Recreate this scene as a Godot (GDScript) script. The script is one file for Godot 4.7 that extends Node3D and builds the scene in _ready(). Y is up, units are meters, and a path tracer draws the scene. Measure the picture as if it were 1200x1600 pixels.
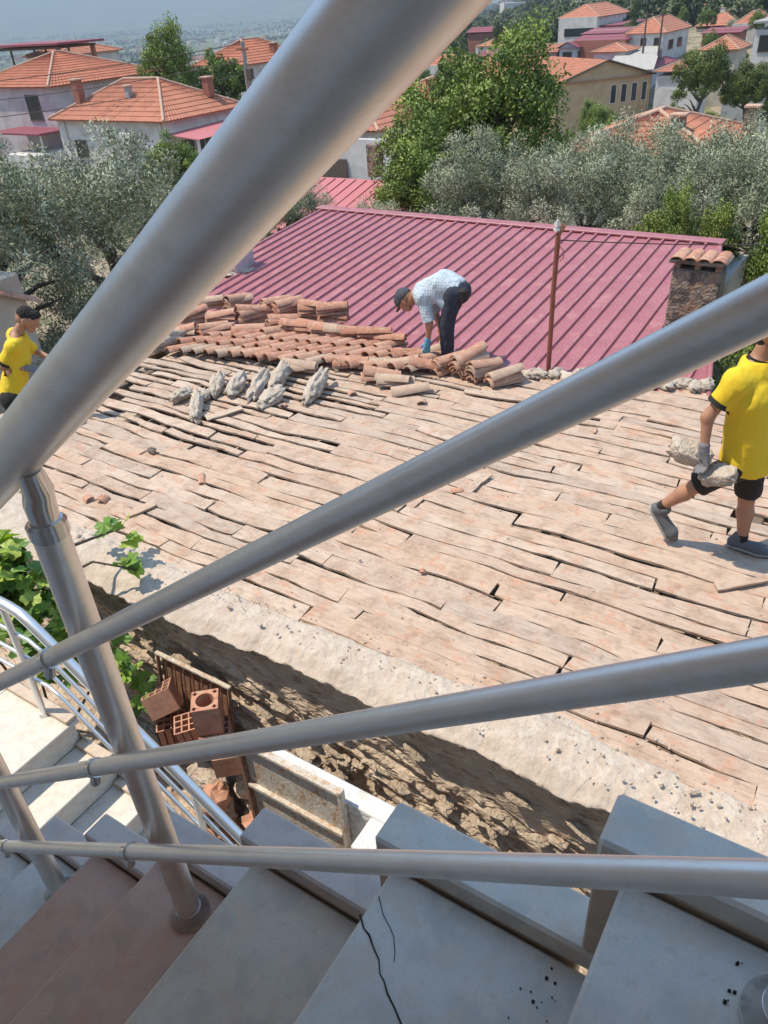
extends Node3D
# A view from a marble outdoor stair over its steel railing onto an old roof being stripped, a village and a plain beyond.
var rng := RandomNumberGenerator.new()
var noise := FastNoiseLite.new()
var M := {}
var used_names := {}

# ---------------------------------------------------------------- small helpers
func lin(r, g, b): return Color(r, g, b).linear_to_srgb()
func numbered(called):
	if not used_names.has(called):
		used_names[called] = 0
		return called
	used_names[called] += 1
	return "%s_%03d" % [called, used_names[called]]
func tag(o, label, category, group = "", kind = ""):
	if label: o.set_meta("label", label)
	if category: o.set_meta("category", category)
	if group: o.set_meta("group", group)
	if kind: o.set_meta("kind", kind)
	return o
func thing(called, label, category, at = Vector3.ZERO, turn = 0.0, group = ""):
	var o := Node3D.new()
	o.name = numbered(called)
	add_child(o)
	o.position = at
	o.rotation.y = turn
	return tag(o, label, category, group)
func obj(called, mesh, mat, parent = self, at = Vector3.ZERO):
	var o := MeshInstance3D.new()
	o.name = numbered(called) if parent == self else called
	o.mesh = mesh
	if mat: o.material_override = mat
	o.cast_shadow = GeometryInstance3D.SHADOW_CASTING_SETTING_ON
	parent.add_child(o, true)
	o.position = at
	return o
func dup(o, at, turn = 0.0, label = "", group = ""):
	var r = o.duplicate()
	r.name = numbered(String(o.name).rstrip("0123456789").trim_suffix("_"))
	add_child(r)
	r.position = at
	r.rotation.y = turn
	if label: r.set_meta("label", label)
	if group: r.set_meta("group", group)
	return r
func ns():
	var s := SurfaceTool.new()
	s.begin(Mesh.PRIMITIVE_TRIANGLES)
	return s
func tri(s, a, b, c, n):
	if (a - c).cross(a - b).dot(n) < 0.0:
		var t = b
		b = c
		c = t
	s.set_normal(n); s.add_vertex(a)
	s.set_normal(n); s.add_vertex(b)
	s.set_normal(n); s.add_vertex(c)
func quad(s, a, b, c, d, out):
	var n = (a - c).cross(b - d)
	if n.length_squared() < 1e-14: return
	n = n.normalized()
	if n.dot(out) < 0.0: n = -n
	tri(s, a, b, c, n)
	tri(s, a, c, d, n)
func box(s, c, size, b = 0.0, xf = Transform3D.IDENTITY):
	# a box with centre c, its edges chamfered by b
	var h = size * 0.5
	var cen = xf * c
	var ax = [Vector3.RIGHT, Vector3.UP, Vector3.BACK]
	for i in 3:
		for sg in [-1.0, 1.0]:
			var u = ax[(i + 1) % 3]
			var v = ax[(i + 2) % 3]
			var hu = h[(i + 1) % 3] - b
			var hv = h[(i + 2) % 3] - b
			var o = c + ax[i] * sg * h[i]
			var p = [xf * (o + u * hu + v * hv), xf * (o - u * hu + v * hv), xf * (o - u * hu - v * hv), xf * (o + u * hu - v * hv)]
			quad(s, p[0], p[1], p[2], p[3], (p[0] + p[2]) * 0.5 - cen)
	if b <= 0.0: return
	for i in 3:
		var j = (i + 1) % 3
		var k = (i + 2) % 3
		for sj in [-1.0, 1.0]:
			for sk in [-1.0, 1.0]:
				var p0 = ax[j] * sj * h[j] + ax[k] * sk * (h[k] - b)
				var p1 = ax[j] * sj * (h[j] - b) + ax[k] * sk * h[k]
				var e = ax[i] * (h[i] - b)
				var q = [xf * (c + p0 + e), xf * (c + p1 + e), xf * (c + p1 - e), xf * (c + p0 - e)]
				quad(s, q[0], q[1], q[2], q[3], (q[0] + q[2]) * 0.5 - cen)
	for sx in [-1.0, 1.0]:
		for sy in [-1.0, 1.0]:
			for sz in [-1.0, 1.0]:
				var a = xf * (c + Vector3(sx * h.x, sy * (h.y - b), sz * (h.z - b)))
				var d = xf * (c + Vector3(sx * (h.x - b), sy * h.y, sz * (h.z - b)))
				var f = xf * (c + Vector3(sx * (h.x - b), sy * (h.y - b), sz * h.z))
				tri(s, a, d, f, ((a + d + f) / 3.0 - cen).normalized())
func box_mesh(size, b = 0.0, c = Vector3.ZERO):
	var s = ns()
	box(s, c, size, b)
	return s.commit()
func tube(s, pts, radii, sides = 12, caps = true):
	# a smooth tube through pts; radii a number or one per point
	var n = pts.size()
	var rr = func(i): return radii if (radii is float) else radii[i]
	var rings = []
	var up = Vector3.UP
	var t0 = (pts[1] - pts[0]).normalized()
	if absf(t0.dot(up)) > 0.95: up = Vector3.RIGHT
	var side = t0.cross(up).normalized()
	for i in n:
		var t = (pts[mini(i + 1, n - 1)] - pts[maxi(i - 1, 0)]).normalized()
		side = (side - t * side.dot(t)).normalized()
		var w = t.cross(side)
		var ring = []
		for k in sides:
			var a = TAU * k / sides
			ring.append(side * cos(a) + w * sin(a))
		rings.append(ring)
	for i in n - 1:
		var r0 = rr.call(i)
		var r1 = rr.call(i + 1)
		for k in sides:
			var k2 = (k + 1) % sides
			var n00 = rings[i][k]
			var n01 = rings[i][k2]
			var n10 = rings[i + 1][k]
			var n11 = rings[i + 1][k2]
			var a = pts[i] + n00 * r0
			var b = pts[i] + n01 * r0
			var c = pts[i + 1] + n11 * r1
			var d = pts[i + 1] + n10 * r1
			smooth_tri(s, [a, b, c], [n00, n01, n11])
			smooth_tri(s, [a, c, d], [n00, n11, n10])
	if caps:
		for e in [0, n - 1]:
			var dirn = (pts[0] - pts[1]).normalized() if e == 0 else (pts[n - 1] - pts[n - 2]).normalized()
			for k in sides:
				tri(s, pts[e], pts[e] + rings[e][k] * rr.call(e), pts[e] + rings[e][(k + 1) % sides] * rr.call(e), dirn)
func smooth_tri(s, p, n):
	var f = (p[0] - p[2]).cross(p[0] - p[1])
	var order = [0, 1, 2] if f.dot(n[0] + n[1] + n[2]) >= 0.0 else [0, 2, 1]
	for i in order:
		s.set_normal(n[i])
		s.add_vertex(p[i])
func tube_mesh(pts, radii, sides = 12, caps = true):
	var s = ns()
	tube(s, pts, radii, sides, caps)
	return s.commit()
func grid_mesh(nu, nv, f, out):
	# a sheet of nu x nv cells; f(u, v) gives the point, out(u, v) a rough outward direction; smooth normals
	var P = []
	P.resize((nu + 1) * (nv + 1))
	for j in nv + 1:
		for i in nu + 1:
			P[j * (nu + 1) + i] = f.call(float(i) / nu, float(j) / nv)
	var N = []
	N.resize(P.size())
	for j in nv + 1:
		for i in nu + 1:
			var a = P[j * (nu + 1) + mini(i + 1, nu)] - P[j * (nu + 1) + maxi(i - 1, 0)]
			var b = P[mini(j + 1, nv) * (nu + 1) + i] - P[maxi(j - 1, 0) * (nu + 1) + i]
			var n = a.cross(b)
			n = n.normalized() if n.length_squared() > 1e-16 else Vector3.UP
			if n.dot(out) < 0: n = -n
			N[j * (nu + 1) + i] = n
	var s = ns()
	for i in P.size():
		s.set_normal(N[i])
		s.add_vertex(P[i])
	var flip = (P[0] - P[nu + 2]).cross(P[0] - P[1]).dot(out) < 0
	var mid = (nv / 2) * (nu + 1) + nu / 2
	flip = (P[mid] - P[mid + nu + 2]).cross(P[mid] - P[mid + 1]).dot(out) < 0
	for j in nv:
		for i in nu:
			var a = j * (nu + 1) + i
			var b = a + 1
			var c = a + nu + 2
			var d = a + nu + 1
			for t in ([a, b, c, a, c, d] if not flip else [a, c, b, a, d, c]): s.add_index(t)
	return s.commit()
func lump_mesh(size, seed_, rough = 0.25, det = 10, square = 1.0):
	# an uneven stone or lump of mortar with half-axes size
	var f = func(u, v):
		var th = u * TAU
		var ph = (v - 0.5) * PI
		var d = Vector3(cos(ph) * cos(th), sin(ph), cos(ph) * sin(th))
		if square < 1.0: d = Vector3(signf(d.x) * pow(absf(d.x), square), signf(d.y) * pow(absf(d.y), square), signf(d.z) * pow(absf(d.z), square))
		var q = Vector3(cos(ph) * cos(th), sin(ph), cos(ph) * sin(th)) * 1.3 + Vector3(seed_ * 7.3, seed_ * 3.1, -seed_ * 5.7)
		var k = 1.0 + rough * noise.get_noise_3dv(q * 60.0) * 1.6 + rough * 0.5 * noise.get_noise_3dv(q * 190.0)
		return d * size * k
	var nu = det * 2
	var nv = det
	var s = ns()
	s.set_smooth_group(-1 if det < 9 else 0)
	for j in nv:
		for i in nu:
			var a = f.call(float(i) / nu, float(j) / nv)
			var b = f.call(float((i + 1) % nu) / nu, float(j) / nv)
			var c = f.call(float((i + 1) % nu) / nu, float(j + 1) / nv)
			var d = f.call(float(i) / nu, float(j + 1) / nv)
			for t in [[a, b, c], [a, c, d]]:
				if (t[0] - t[2]).cross(t[0] - t[1]).dot(t[0] + t[1] + t[2]) < 0: t = [t[0], t[2], t[1]]
				for p in t: s.add_vertex(p)
	s.generate_normals()
	return s.commit()

# ---------------------------------------------------------------- materials
func noise_bytes(size, freq, seed_, type = FastNoiseLite.TYPE_SIMPLEX_SMOOTH, oct = 4, cell = -1):
	var f := FastNoiseLite.new()
	f.seed = seed_
	f.noise_type = type
	f.frequency = freq
	f.fractal_octaves = oct
	if cell >= 0:
		f.noise_type = FastNoiseLite.TYPE_CELLULAR
		f.cellular_return_type = cell
		f.fractal_type = FastNoiseLite.FRACTAL_NONE
	var im = f.get_seamless_image(size, size)
	im.convert(Image.FORMAT_L8)
	return im.get_data()
func mix_tex(size, base, layers):
	# layers: [bytes, colour, low, high, share]; colours are linear
	var out := PackedByteArray()
	out.resize(size * size * 3)
	var n = size * size
	var r = PackedFloat32Array(); r.resize(n); r.fill(base.r)
	var g = PackedFloat32Array(); g.resize(n); g.fill(base.g)
	var b = PackedFloat32Array(); b.resize(n); b.fill(base.b)
	for L in layers:
		var d: PackedByteArray = L[0]
		var c: Color = L[1]
		var lut := PackedFloat32Array()
		lut.resize(256)
		for i in 256: lut[i] = smoothstep(L[2], L[3], i / 255.0) * L[4]
		for i in n:
			var k = lut[d[i]]
			if k > 0.0:
				r[i] += (c.r - r[i]) * k
				g[i] += (c.g - g[i]) * k
				b[i] += (c.b - b[i]) * k
	var srgb := PackedByteArray()
	srgb.resize(1025)
	for i in 1025: srgb[i] = int(clampf(Color(i / 1024.0, 0, 0).linear_to_srgb().r * 255.0, 0, 255))
	for i in n:
		out[i * 3] = srgb[clampi(int(r[i] * 1024.0), 0, 1024)]
		out[i * 3 + 1] = srgb[clampi(int(g[i] * 1024.0), 0, 1024)]
		out[i * 3 + 2] = srgb[clampi(int(b[i] * 1024.0), 0, 1024)]
	var im = Image.create_from_data(size, size, false, Image.FORMAT_RGB8, out)
	im.generate_mipmaps()
	return ImageTexture.create_from_image(im)
func height_tex(size, bytes, more = null, share = 0.4):
	var d = bytes
	if more != null:
		d = bytes.duplicate()
		for i in d.size(): d[i] = clampi(int(bytes[i] * (1.0 - share) + more[i] * share), 0, 255)
	var im = Image.create_from_data(size, size, false, Image.FORMAT_L8, d)
	im.generate_mipmaps()
	return ImageTexture.create_from_image(im)
func mat(color, rough = 0.8, tex = null, scale = Vector3.ONE, world = true, bump = null, depth = 1.0, metal = 0.0):
	var m := StandardMaterial3D.new()
	m.albedo_color = color
	m.roughness = rough
	m.metallic = metal
	if tex or bump:
		m.uv1_triplanar = true
		m.uv1_world_triplanar = world
		m.uv1_scale = scale
	if tex: m.albedo_texture = tex
	if bump:
		m.heightmap_enabled = true
		m.heightmap_texture = bump
		m.heightmap_scale = depth
	return m
func leaf_mat(back):
	var m := StandardMaterial3D.new()
	m.vertex_color_use_as_albedo = true
	m.roughness = 0.6
	m.cull_mode = BaseMaterial3D.CULL_DISABLED
	m.backlight_enabled = true
	m.backlight = back
	return m
func make_materials():
	var Z := 512
	var fine = noise_bytes(Z, 0.05, 1)
	var coarse = noise_bytes(Z, 0.008, 2)
	var mid = noise_bytes(Z, 0.02, 3)
	var speck = noise_bytes(Z, 0.12, 4, FastNoiseLite.TYPE_SIMPLEX, 2)
	var spots = noise_bytes(Z, 0.012, 5)
	var ridge = noise_bytes(Z, 0.03, 6, FastNoiseLite.TYPE_PERLIN, 5)
	var mid2 = noise_bytes(Z, 0.017, 9)
	# weathered boards
	var dust = mix_tex(Z, Color(1, 1, 1), [[coarse, Color(0.74, 0.66, 0.62), 0.45, 0.75, 0.75], [spots, Color(1.0, 0.68, 0.56), 0.68, 0.8, 0.75], [mid2, Color(0.62, 0.57, 0.54), 0.62, 0.8, 0.6], [speck, Color(0.72, 0.66, 0.62), 0.62, 0.8, 0.45], [fine, Color(1.0, 0.95, 0.9), 0.3, 0.6, 0.5]])
	var wood_b = height_tex(Z, ridge, fine, 0.5)
	for i in 6:
		var base = [Color(0.5, 0.385, 0.305), Color(0.47, 0.355, 0.28), Color(0.52, 0.41, 0.33), Color(0.48, 0.37, 0.295), Color(0.45, 0.355, 0.29), Color(0.5, 0.37, 0.285)][i]
		var wt = mix_tex(Z, base, [[ridge, base * 0.72, 0.5, 0.85, 0.6], [mid, base * 1.2, 0.45, 0.8, 0.6], [fine, base * 0.66, 0.7, 0.85, 0.45], [speck, base * 1.15, 0.55, 0.8, 0.4]])
		var m = mat(Color.WHITE, 0.95, wt, Vector3(0.35, 1.6, 2.6), false, wood_b, 0.8)
		m.uv1_offset = Vector3(i * 0.37, i * 0.11, i * 0.53)
		m.detail_enabled = true
		m.detail_blend_mode = BaseMaterial3D.BLEND_MODE_MUL
		m.detail_albedo = dust
		m.detail_uv_layer = BaseMaterial3D.DETAIL_UV_2
		m.uv2_triplanar = true
		m.uv2_world_triplanar = true
		m.uv2_scale = Vector3(0.7, 0.7, 0.7)
		M["board%d" % i] = m
	M.rafter = mat(lin(0.16, 0.115, 0.085), 0.95)
	# earth, mortar, plaster
	var mort = mix_tex(Z, Color(0.49, 0.405, 0.335), [[coarse, Color(0.43, 0.335, 0.265), 0.4, 0.7, 0.8], [mid, Color(0.55, 0.475, 0.405), 0.5, 0.8, 0.8], [fine, Color(0.38, 0.3, 0.24), 0.6, 0.85, 0.7], [speck, Color(0.56, 0.49, 0.42), 0.6, 0.75, 0.5]])
	M.mortar = mat(Color.WHITE, 1.0, mort, Vector3.ONE * 0.9, true, height_tex(Z, fine, mid, 0.5), 1.6)
	var lumpt = mix_tex(Z, Color(0.5, 0.435, 0.365), [[coarse, Color(0.4, 0.325, 0.26), 0.4, 0.7, 0.8], [mid, Color(0.58, 0.515, 0.445), 0.5, 0.8, 0.8], [fine, Color(0.36, 0.3, 0.26), 0.6, 0.85, 0.6], [spots, Color(0.5, 0.3, 0.21), 0.68, 0.8, 0.7]])
	M.lump = mat(Color.WHITE, 1.0, lumpt, Vector3.ONE * 1.7, true, height_tex(Z, fine, mid, 0.5), 2.5)
	var mud = mix_tex(Z, Color(0.5, 0.395, 0.305), [[coarse, Color(0.41, 0.3, 0.22), 0.4, 0.7, 0.8], [mid, Color(0.6, 0.505, 0.4), 0.52, 0.8, 0.8], [ridge, Color(0.2, 0.12, 0.08), 0.62, 0.85, 0.75], [speck, Color(0.56, 0.47, 0.37), 0.62, 0.8, 0.5]])
	M.mudwall = mat(Color.WHITE, 1.0, mud, Vector3(0.5, 1.3, 0.9), true, height_tex(Z, ridge, fine, 0.5), 5.0)
	var st = mix_tex(Z, Color(0.43, 0.35, 0.27), [[coarse, Color(0.33, 0.24, 0.175), 0.4, 0.7, 0.8], [mid, Color(0.54, 0.46, 0.37), 0.5, 0.8, 0.8], [fine, Color(0.22, 0.155, 0.115), 0.6, 0.85, 0.6]])
	M.stone = mat(Color.WHITE, 1.0, st, Vector3.ONE * 1.4, true, height_tex(Z, fine, mid, 0.5), 2.0)
	# clay tiles
	for i in 4:
		var b = [Color(0.46, 0.2, 0.125), Color(0.5, 0.255, 0.17), Color(0.46, 0.32, 0.235), Color(0.4, 0.165, 0.1)][i]
		var tt = mix_tex(Z, b, [[coarse, b * 0.7, 0.4, 0.7, 0.7], [mid, Color(0.52, 0.4, 0.31), 0.55, 0.8, 0.75], [fine, b * 0.55, 0.6, 0.85, 0.6], [speck, Color(0.58, 0.5, 0.42), 0.66, 0.8, 0.5]])
		M["tile%d" % i] = mat(Color.WHITE, 0.95, tt, Vector3.ONE * 1.3, true, height_tex(Z, fine, speck, 0.4), 0.6)
	for i in 3:
		var b = [Color(0.43, 0.155, 0.092), Color(0.46, 0.185, 0.115), Color(0.4, 0.165, 0.11)][i]
		var rt = mix_tex(Z, b, [[coarse, b * 0.72, 0.4, 0.7, 0.8], [mid, b * 1.25, 0.5, 0.8, 0.6], [speck, b * 0.6, 0.6, 0.8, 0.6], [fine, Color(0.45, 0.33, 0.25), 0.7, 0.9, 0.6]])
		M["roof%d" % i] = mat(Color.WHITE, 0.9, rt, Vector3.ONE * 0.23)
	var ridget = mix_tex(Z, Color(0.47, 0.3, 0.22), [[fine, Color(0.35, 0.2, 0.13), 0.5, 0.8, 0.8], [mid, Color(0.56, 0.44, 0.36), 0.55, 0.8, 0.8]])
	M.ridgecap = mat(Color.WHITE, 0.95, ridget, Vector3.ONE * 0.6)
	# plum coloured painted sheet
	var plum = mix_tex(Z, Color(0.325, 0.112, 0.135), [[coarse, Color(0.355, 0.135, 0.158), 0.4, 0.7, 0.8], [mid, Color(0.295, 0.098, 0.12), 0.55, 0.8, 0.6], [speck, Color(0.47, 0.26, 0.25), 0.7, 0.85, 0.55], [spots, Color(0.44, 0.2, 0.2), 0.68, 0.85, 0.6], [fine, Color(0.45, 0.2, 0.21), 0.7, 0.9, 0.5]])
	M.plum = mat(Color.WHITE, 0.55, plum, Vector3.ONE * 0.31)
	M.plumrib = mat(Color.WHITE, 0.5, plum, Vector3.ONE * 0.47)
	M.pinksheet = mat(lin(0.46, 0.15, 0.16), 0.6, null)
	# marble
	var mar = [[Color(0.58, 0.545, 0.495), "white"], [Color(0.53, 0.425, 0.335), "beige"], [Color(0.5, 0.295, 0.21), "rose"], [Color(0.52, 0.43, 0.385), "pinkish"], [Color(0.62, 0.585, 0.53), "pale"]]
	for a in mar:
		var b = a[0]
		var mt = mix_tex(Z, b, [[coarse, b * 0.84, 0.4, 0.7, 0.8], [mid2, b * Color(1.08, 1.03, 0.98), 0.5, 0.75, 0.8], [speck, b * 0.84, 0.5, 0.85, 0.4], [fine, b * Color(0.8, 0.75, 0.72), 0.62, 0.85, 0.5], [spots, b * Color(1.0, 0.86, 0.76), 0.58, 0.8, 0.6]])
		M["marble_" + a[1]] = mat(Color.WHITE, 0.62, mt, Vector3.ONE * 2.3)
	# steel
	var st_r = height_tex(Z, noise_bytes(Z, 0.02, 11), speck, 0.3)
	var stt = mix_tex(Z, Color(0.8, 0.775, 0.75), [[mid, Color(0.73, 0.7, 0.67), 0.4, 0.75, 0.8], [speck, Color(0.68, 0.65, 0.62), 0.66, 0.8, 0.6], [coarse, Color(0.84, 0.82, 0.8), 0.4, 0.7, 0.6]])
	M.steel = mat(Color.WHITE, 0.4, stt, Vector3(1.5, 3, 3), true, null, 1.0, 1.0)
	M.steel_bright = mat(lin(0.78, 0.79, 0.8), 0.42, null, Vector3.ONE, true, null, 1.0, 1.0)
	M.chrome = mat(lin(0.6, 0.6, 0.6), 0.2, null, Vector3.ONE, true, null, 1.0, 1.0)
	M.dirt_speck = mat(lin(0.02, 0.018, 0.016), 0.9)
	# walls of houses
	var pl = mix_tex(Z, Color(1, 1, 1), [[coarse, Color(0.8, 0.79, 0.77), 0.4, 0.7, 0.8], [spots, Color(0.72, 0.7, 0.67), 0.6, 0.8, 0.6], [speck, Color(0.88, 0.87, 0.86), 0.55, 0.8, 0.5]])
	for a in [["white", 0.6, 0.58, 0.57], ["tan", 0.52, 0.38, 0.235], ["blue", 0.26, 0.43, 0.5], ["pink", 0.42, 0.3, 0.29], ["cream", 0.5, 0.44, 0.36], ["brickred", 0.34, 0.14, 0.1], ["grey", 0.36, 0.36, 0.36], ["paleblue", 0.48, 0.52, 0.58], ["lilac", 0.5, 0.44, 0.47]]:
		M["wall_" + a[0]] = mat(lin(a[1], a[2], a[3]), 0.9, pl, Vector3.ONE * 0.12)
	var soot = mix_tex(Z, Color(0.25, 0.205, 0.165), [[coarse, Color(0.1, 0.085, 0.075), 0.42, 0.62, 0.9], [mid, Color(0.34, 0.285, 0.23), 0.5, 0.8, 0.8], [spots, Color(0.33, 0.19, 0.12), 0.6, 0.75, 0.7], [fine, Color(0.14, 0.115, 0.1), 0.6, 0.85, 0.7]])
	M.chimney = mat(Color.WHITE, 1.0, soot, Vector3.ONE * 0.9, true, height_tex(Z, fine, mid, 0.5), 3.0)
	M.glass = mat(lin(0.025, 0.03, 0.035), 0.12)
	M.frame = mat(lin(0.62, 0.6, 0.58), 0.6)
	M.frame_dark = mat(lin(0.1, 0.075, 0.06), 0.7)
	M.shutter = mat(lin(0.3, 0.24, 0.19), 0.7)
	M.plumflat = mat(lin(0.23, 0.055, 0.075), 0.6)
	# rust
	var rust = mix_tex(Z, Color(0.58, 0.545, 0.485), [[coarse, Color(0.5, 0.45, 0.39), 0.4, 0.7, 0.7], [mid, Color(0.45, 0.26, 0.12), 0.55, 0.8, 0.75], [speck, Color(0.3, 0.14, 0.06), 0.6, 0.76, 0.7], [fine, Color(0.48, 0.28, 0.13), 0.58, 0.8, 0.75], [coarse, Color(0.66, 0.63, 0.57), 0.5, 0.75, 0.7]])
	M.rustpanel = mat(Color.WHITE, 0.85, rust, Vector3(1.3, 0.9, 1.3), true, height_tex(Z, fine, speck, 0.5), 0.5)
	var rust2 = mix_tex(Z, Color(0.19, 0.085, 0.05), [[mid, Color(0.3, 0.16, 0.09), 0.5, 0.7, 0.8], [speck, Color(0.42, 0.34, 0.27), 0.68, 0.8, 0.5]])
	M.rust = mat(Color.WHITE, 0.9, rust2, Vector3.ONE * 2.0)
	M.rustpole = mat(lin(0.27, 0.092, 0.06), 0.75, pl, Vector3.ONE * 1.5)
	var brick = mix_tex(Z, Color(0.55, 0.29, 0.19), [[coarse, Color(0.42, 0.21, 0.15), 0.4, 0.7, 0.8], [mid, Color(0.55, 0.4, 0.32), 0.58, 0.8, 0.7], [speck, Color(0.25, 0.09, 0.06), 0.6, 0.8, 0.6]])
	M.brick = mat(Color.WHITE, 0.95, brick, Vector3.ONE * 2.0)
	M.porcelain = mat(lin(0.75, 0.75, 0.74), 0.25)
	M.cable = mat(lin(0.07, 0.05, 0.045), 0.7)
	M.paintwhite = mat(lin(0.74, 0.73, 0.72), 0.9, pl, Vector3.ONE * 0.9, true, height_tex(Z, fine, mid, 0.5), 1.5)
	M.pole_concrete = mat(lin(0.33, 0.31, 0.29), 0.9, pl, Vector3.ONE * 0.5)
	# ground
	var soil = mix_tex(Z, Color(0.3, 0.235, 0.165), [[coarse, Color(0.1, 0.12, 0.05), 0.42, 0.62, 0.8], [mid, Color(0.36, 0.3, 0.22), 0.5, 0.8, 0.7], [fine, Color(0.16, 0.125, 0.085), 0.6, 0.85, 0.6]])
	M.soil = mat(Color.WHITE, 1.0, soil, Vector3.ONE * 0.07)
	var cells = noise_bytes(Z, 0.03, 31, FastNoiseLite.TYPE_CELLULAR, 1, FastNoiseLite.RETURN_CELL_VALUE)
	var field = mix_tex(Z, Color(0.075, 0.1, 0.045), [[cells, Color(0.13, 0.15, 0.07), 0.35, 0.37, 1.0], [cells, Color(0.33, 0.27, 0.155), 0.62, 0.63, 1.0], [cells, Color(0.09, 0.13, 0.05), 0.7, 0.71, 1.0], [cells, Color(0.24, 0.21, 0.12), 0.85, 0.86, 1.0], [speck, Color(0.03, 0.05, 0.025), 0.52, 0.68, 0.8]])
	M.field = mat(Color.WHITE, 1.0, field, Vector3.ONE * 0.0007)
	var hillt = mix_tex(Z, Color(0.13, 0.15, 0.09), [[mid, Color(0.08, 0.105, 0.06), 0.45, 0.6, 0.9], [fine, Color(0.27, 0.22, 0.165), 0.6, 0.75, 0.7], [coarse, Color(0.16, 0.14, 0.1), 0.55, 0.75, 0.7]])
	M.hill = mat(Color.WHITE, 1.0, hillt, Vector3.ONE * 0.0005)
	M.concrete = mat(lin(0.42, 0.4, 0.37), 0.95, pl, Vector3.ONE * 0.3)
	M.bark = mat(Color.WHITE, 1.0, mix_tex(Z, Color(0.12, 0.095, 0.075), [[ridge, Color(0.05, 0.04, 0.032), 0.5, 0.75, 0.8], [mid, Color(0.2, 0.17, 0.14), 0.55, 0.8, 0.7]]), Vector3(1.5, 0.4, 1.5), true, height_tex(Z, ridge), 3.0)
	M.leaf_olive = leaf_mat(Color(0.25, 0.28, 0.2))
	M.leaf_green = leaf_mat(Color(0.45, 0.55, 0.2))
	# clothes and skin
	var weave = height_tex(Z, noise_bytes(Z, 0.2, 41), fine, 0.4)
	M.yellow = mat(lin(0.72, 0.5, 0.02), 0.85, null)
	M.yellow.rim_enabled = true
	M.yellow.rim = 0.2
	M.black = mat(lin(0.022, 0.018, 0.017), 0.85)
	M.denim = mat(lin(0.028, 0.034, 0.055), 0.9)
	M.capcloth = mat(lin(0.055, 0.06, 0.075), 0.9)
	M.skin = mat(lin(0.4, 0.205, 0.13), 0.55)
	M.skin.subsurf_scatter_enabled = true
	M.skin.subsurf_scatter_strength = 0.12
	M.hair = mat(lin(0.014, 0.012, 0.011), 0.9)
	M.glove_grey = mat(lin(0.19, 0.185, 0.2), 0.9)
	M.glove_blue = mat(lin(0.1, 0.33, 0.5), 0.8)
	M.glove_orange = mat(lin(0.62, 0.27, 0.03), 0.85)
	M.shoe = mat(lin(0.115, 0.12, 0.13), 0.8)
	M.sole = mat(lin(0.36, 0.36, 0.35), 0.8)
	# checked shirt: pale blue with thin darker lines
	var im = Image.create(256, 256, true, Image.FORMAT_RGB8)
	im.fill(lin(0.5, 0.57, 0.63))
	for k in 8:
		im.fill_rect(Rect2i(k * 32, 0, 5, 256), lin(0.26, 0.33, 0.42))
	for k in 8:
		im.fill_rect(Rect2i(0, k * 32, 256, 5), lin(0.28, 0.35, 0.44))
		for q in 8: im.fill_rect(Rect2i(q * 32, k * 32, 5, 5), lin(0.13, 0.18, 0.26))
	im.generate_mipmaps()
	M.check = mat(Color.WHITE, 0.9, ImageTexture.create_from_image(im), Vector3.ONE * 3.6, true)

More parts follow.
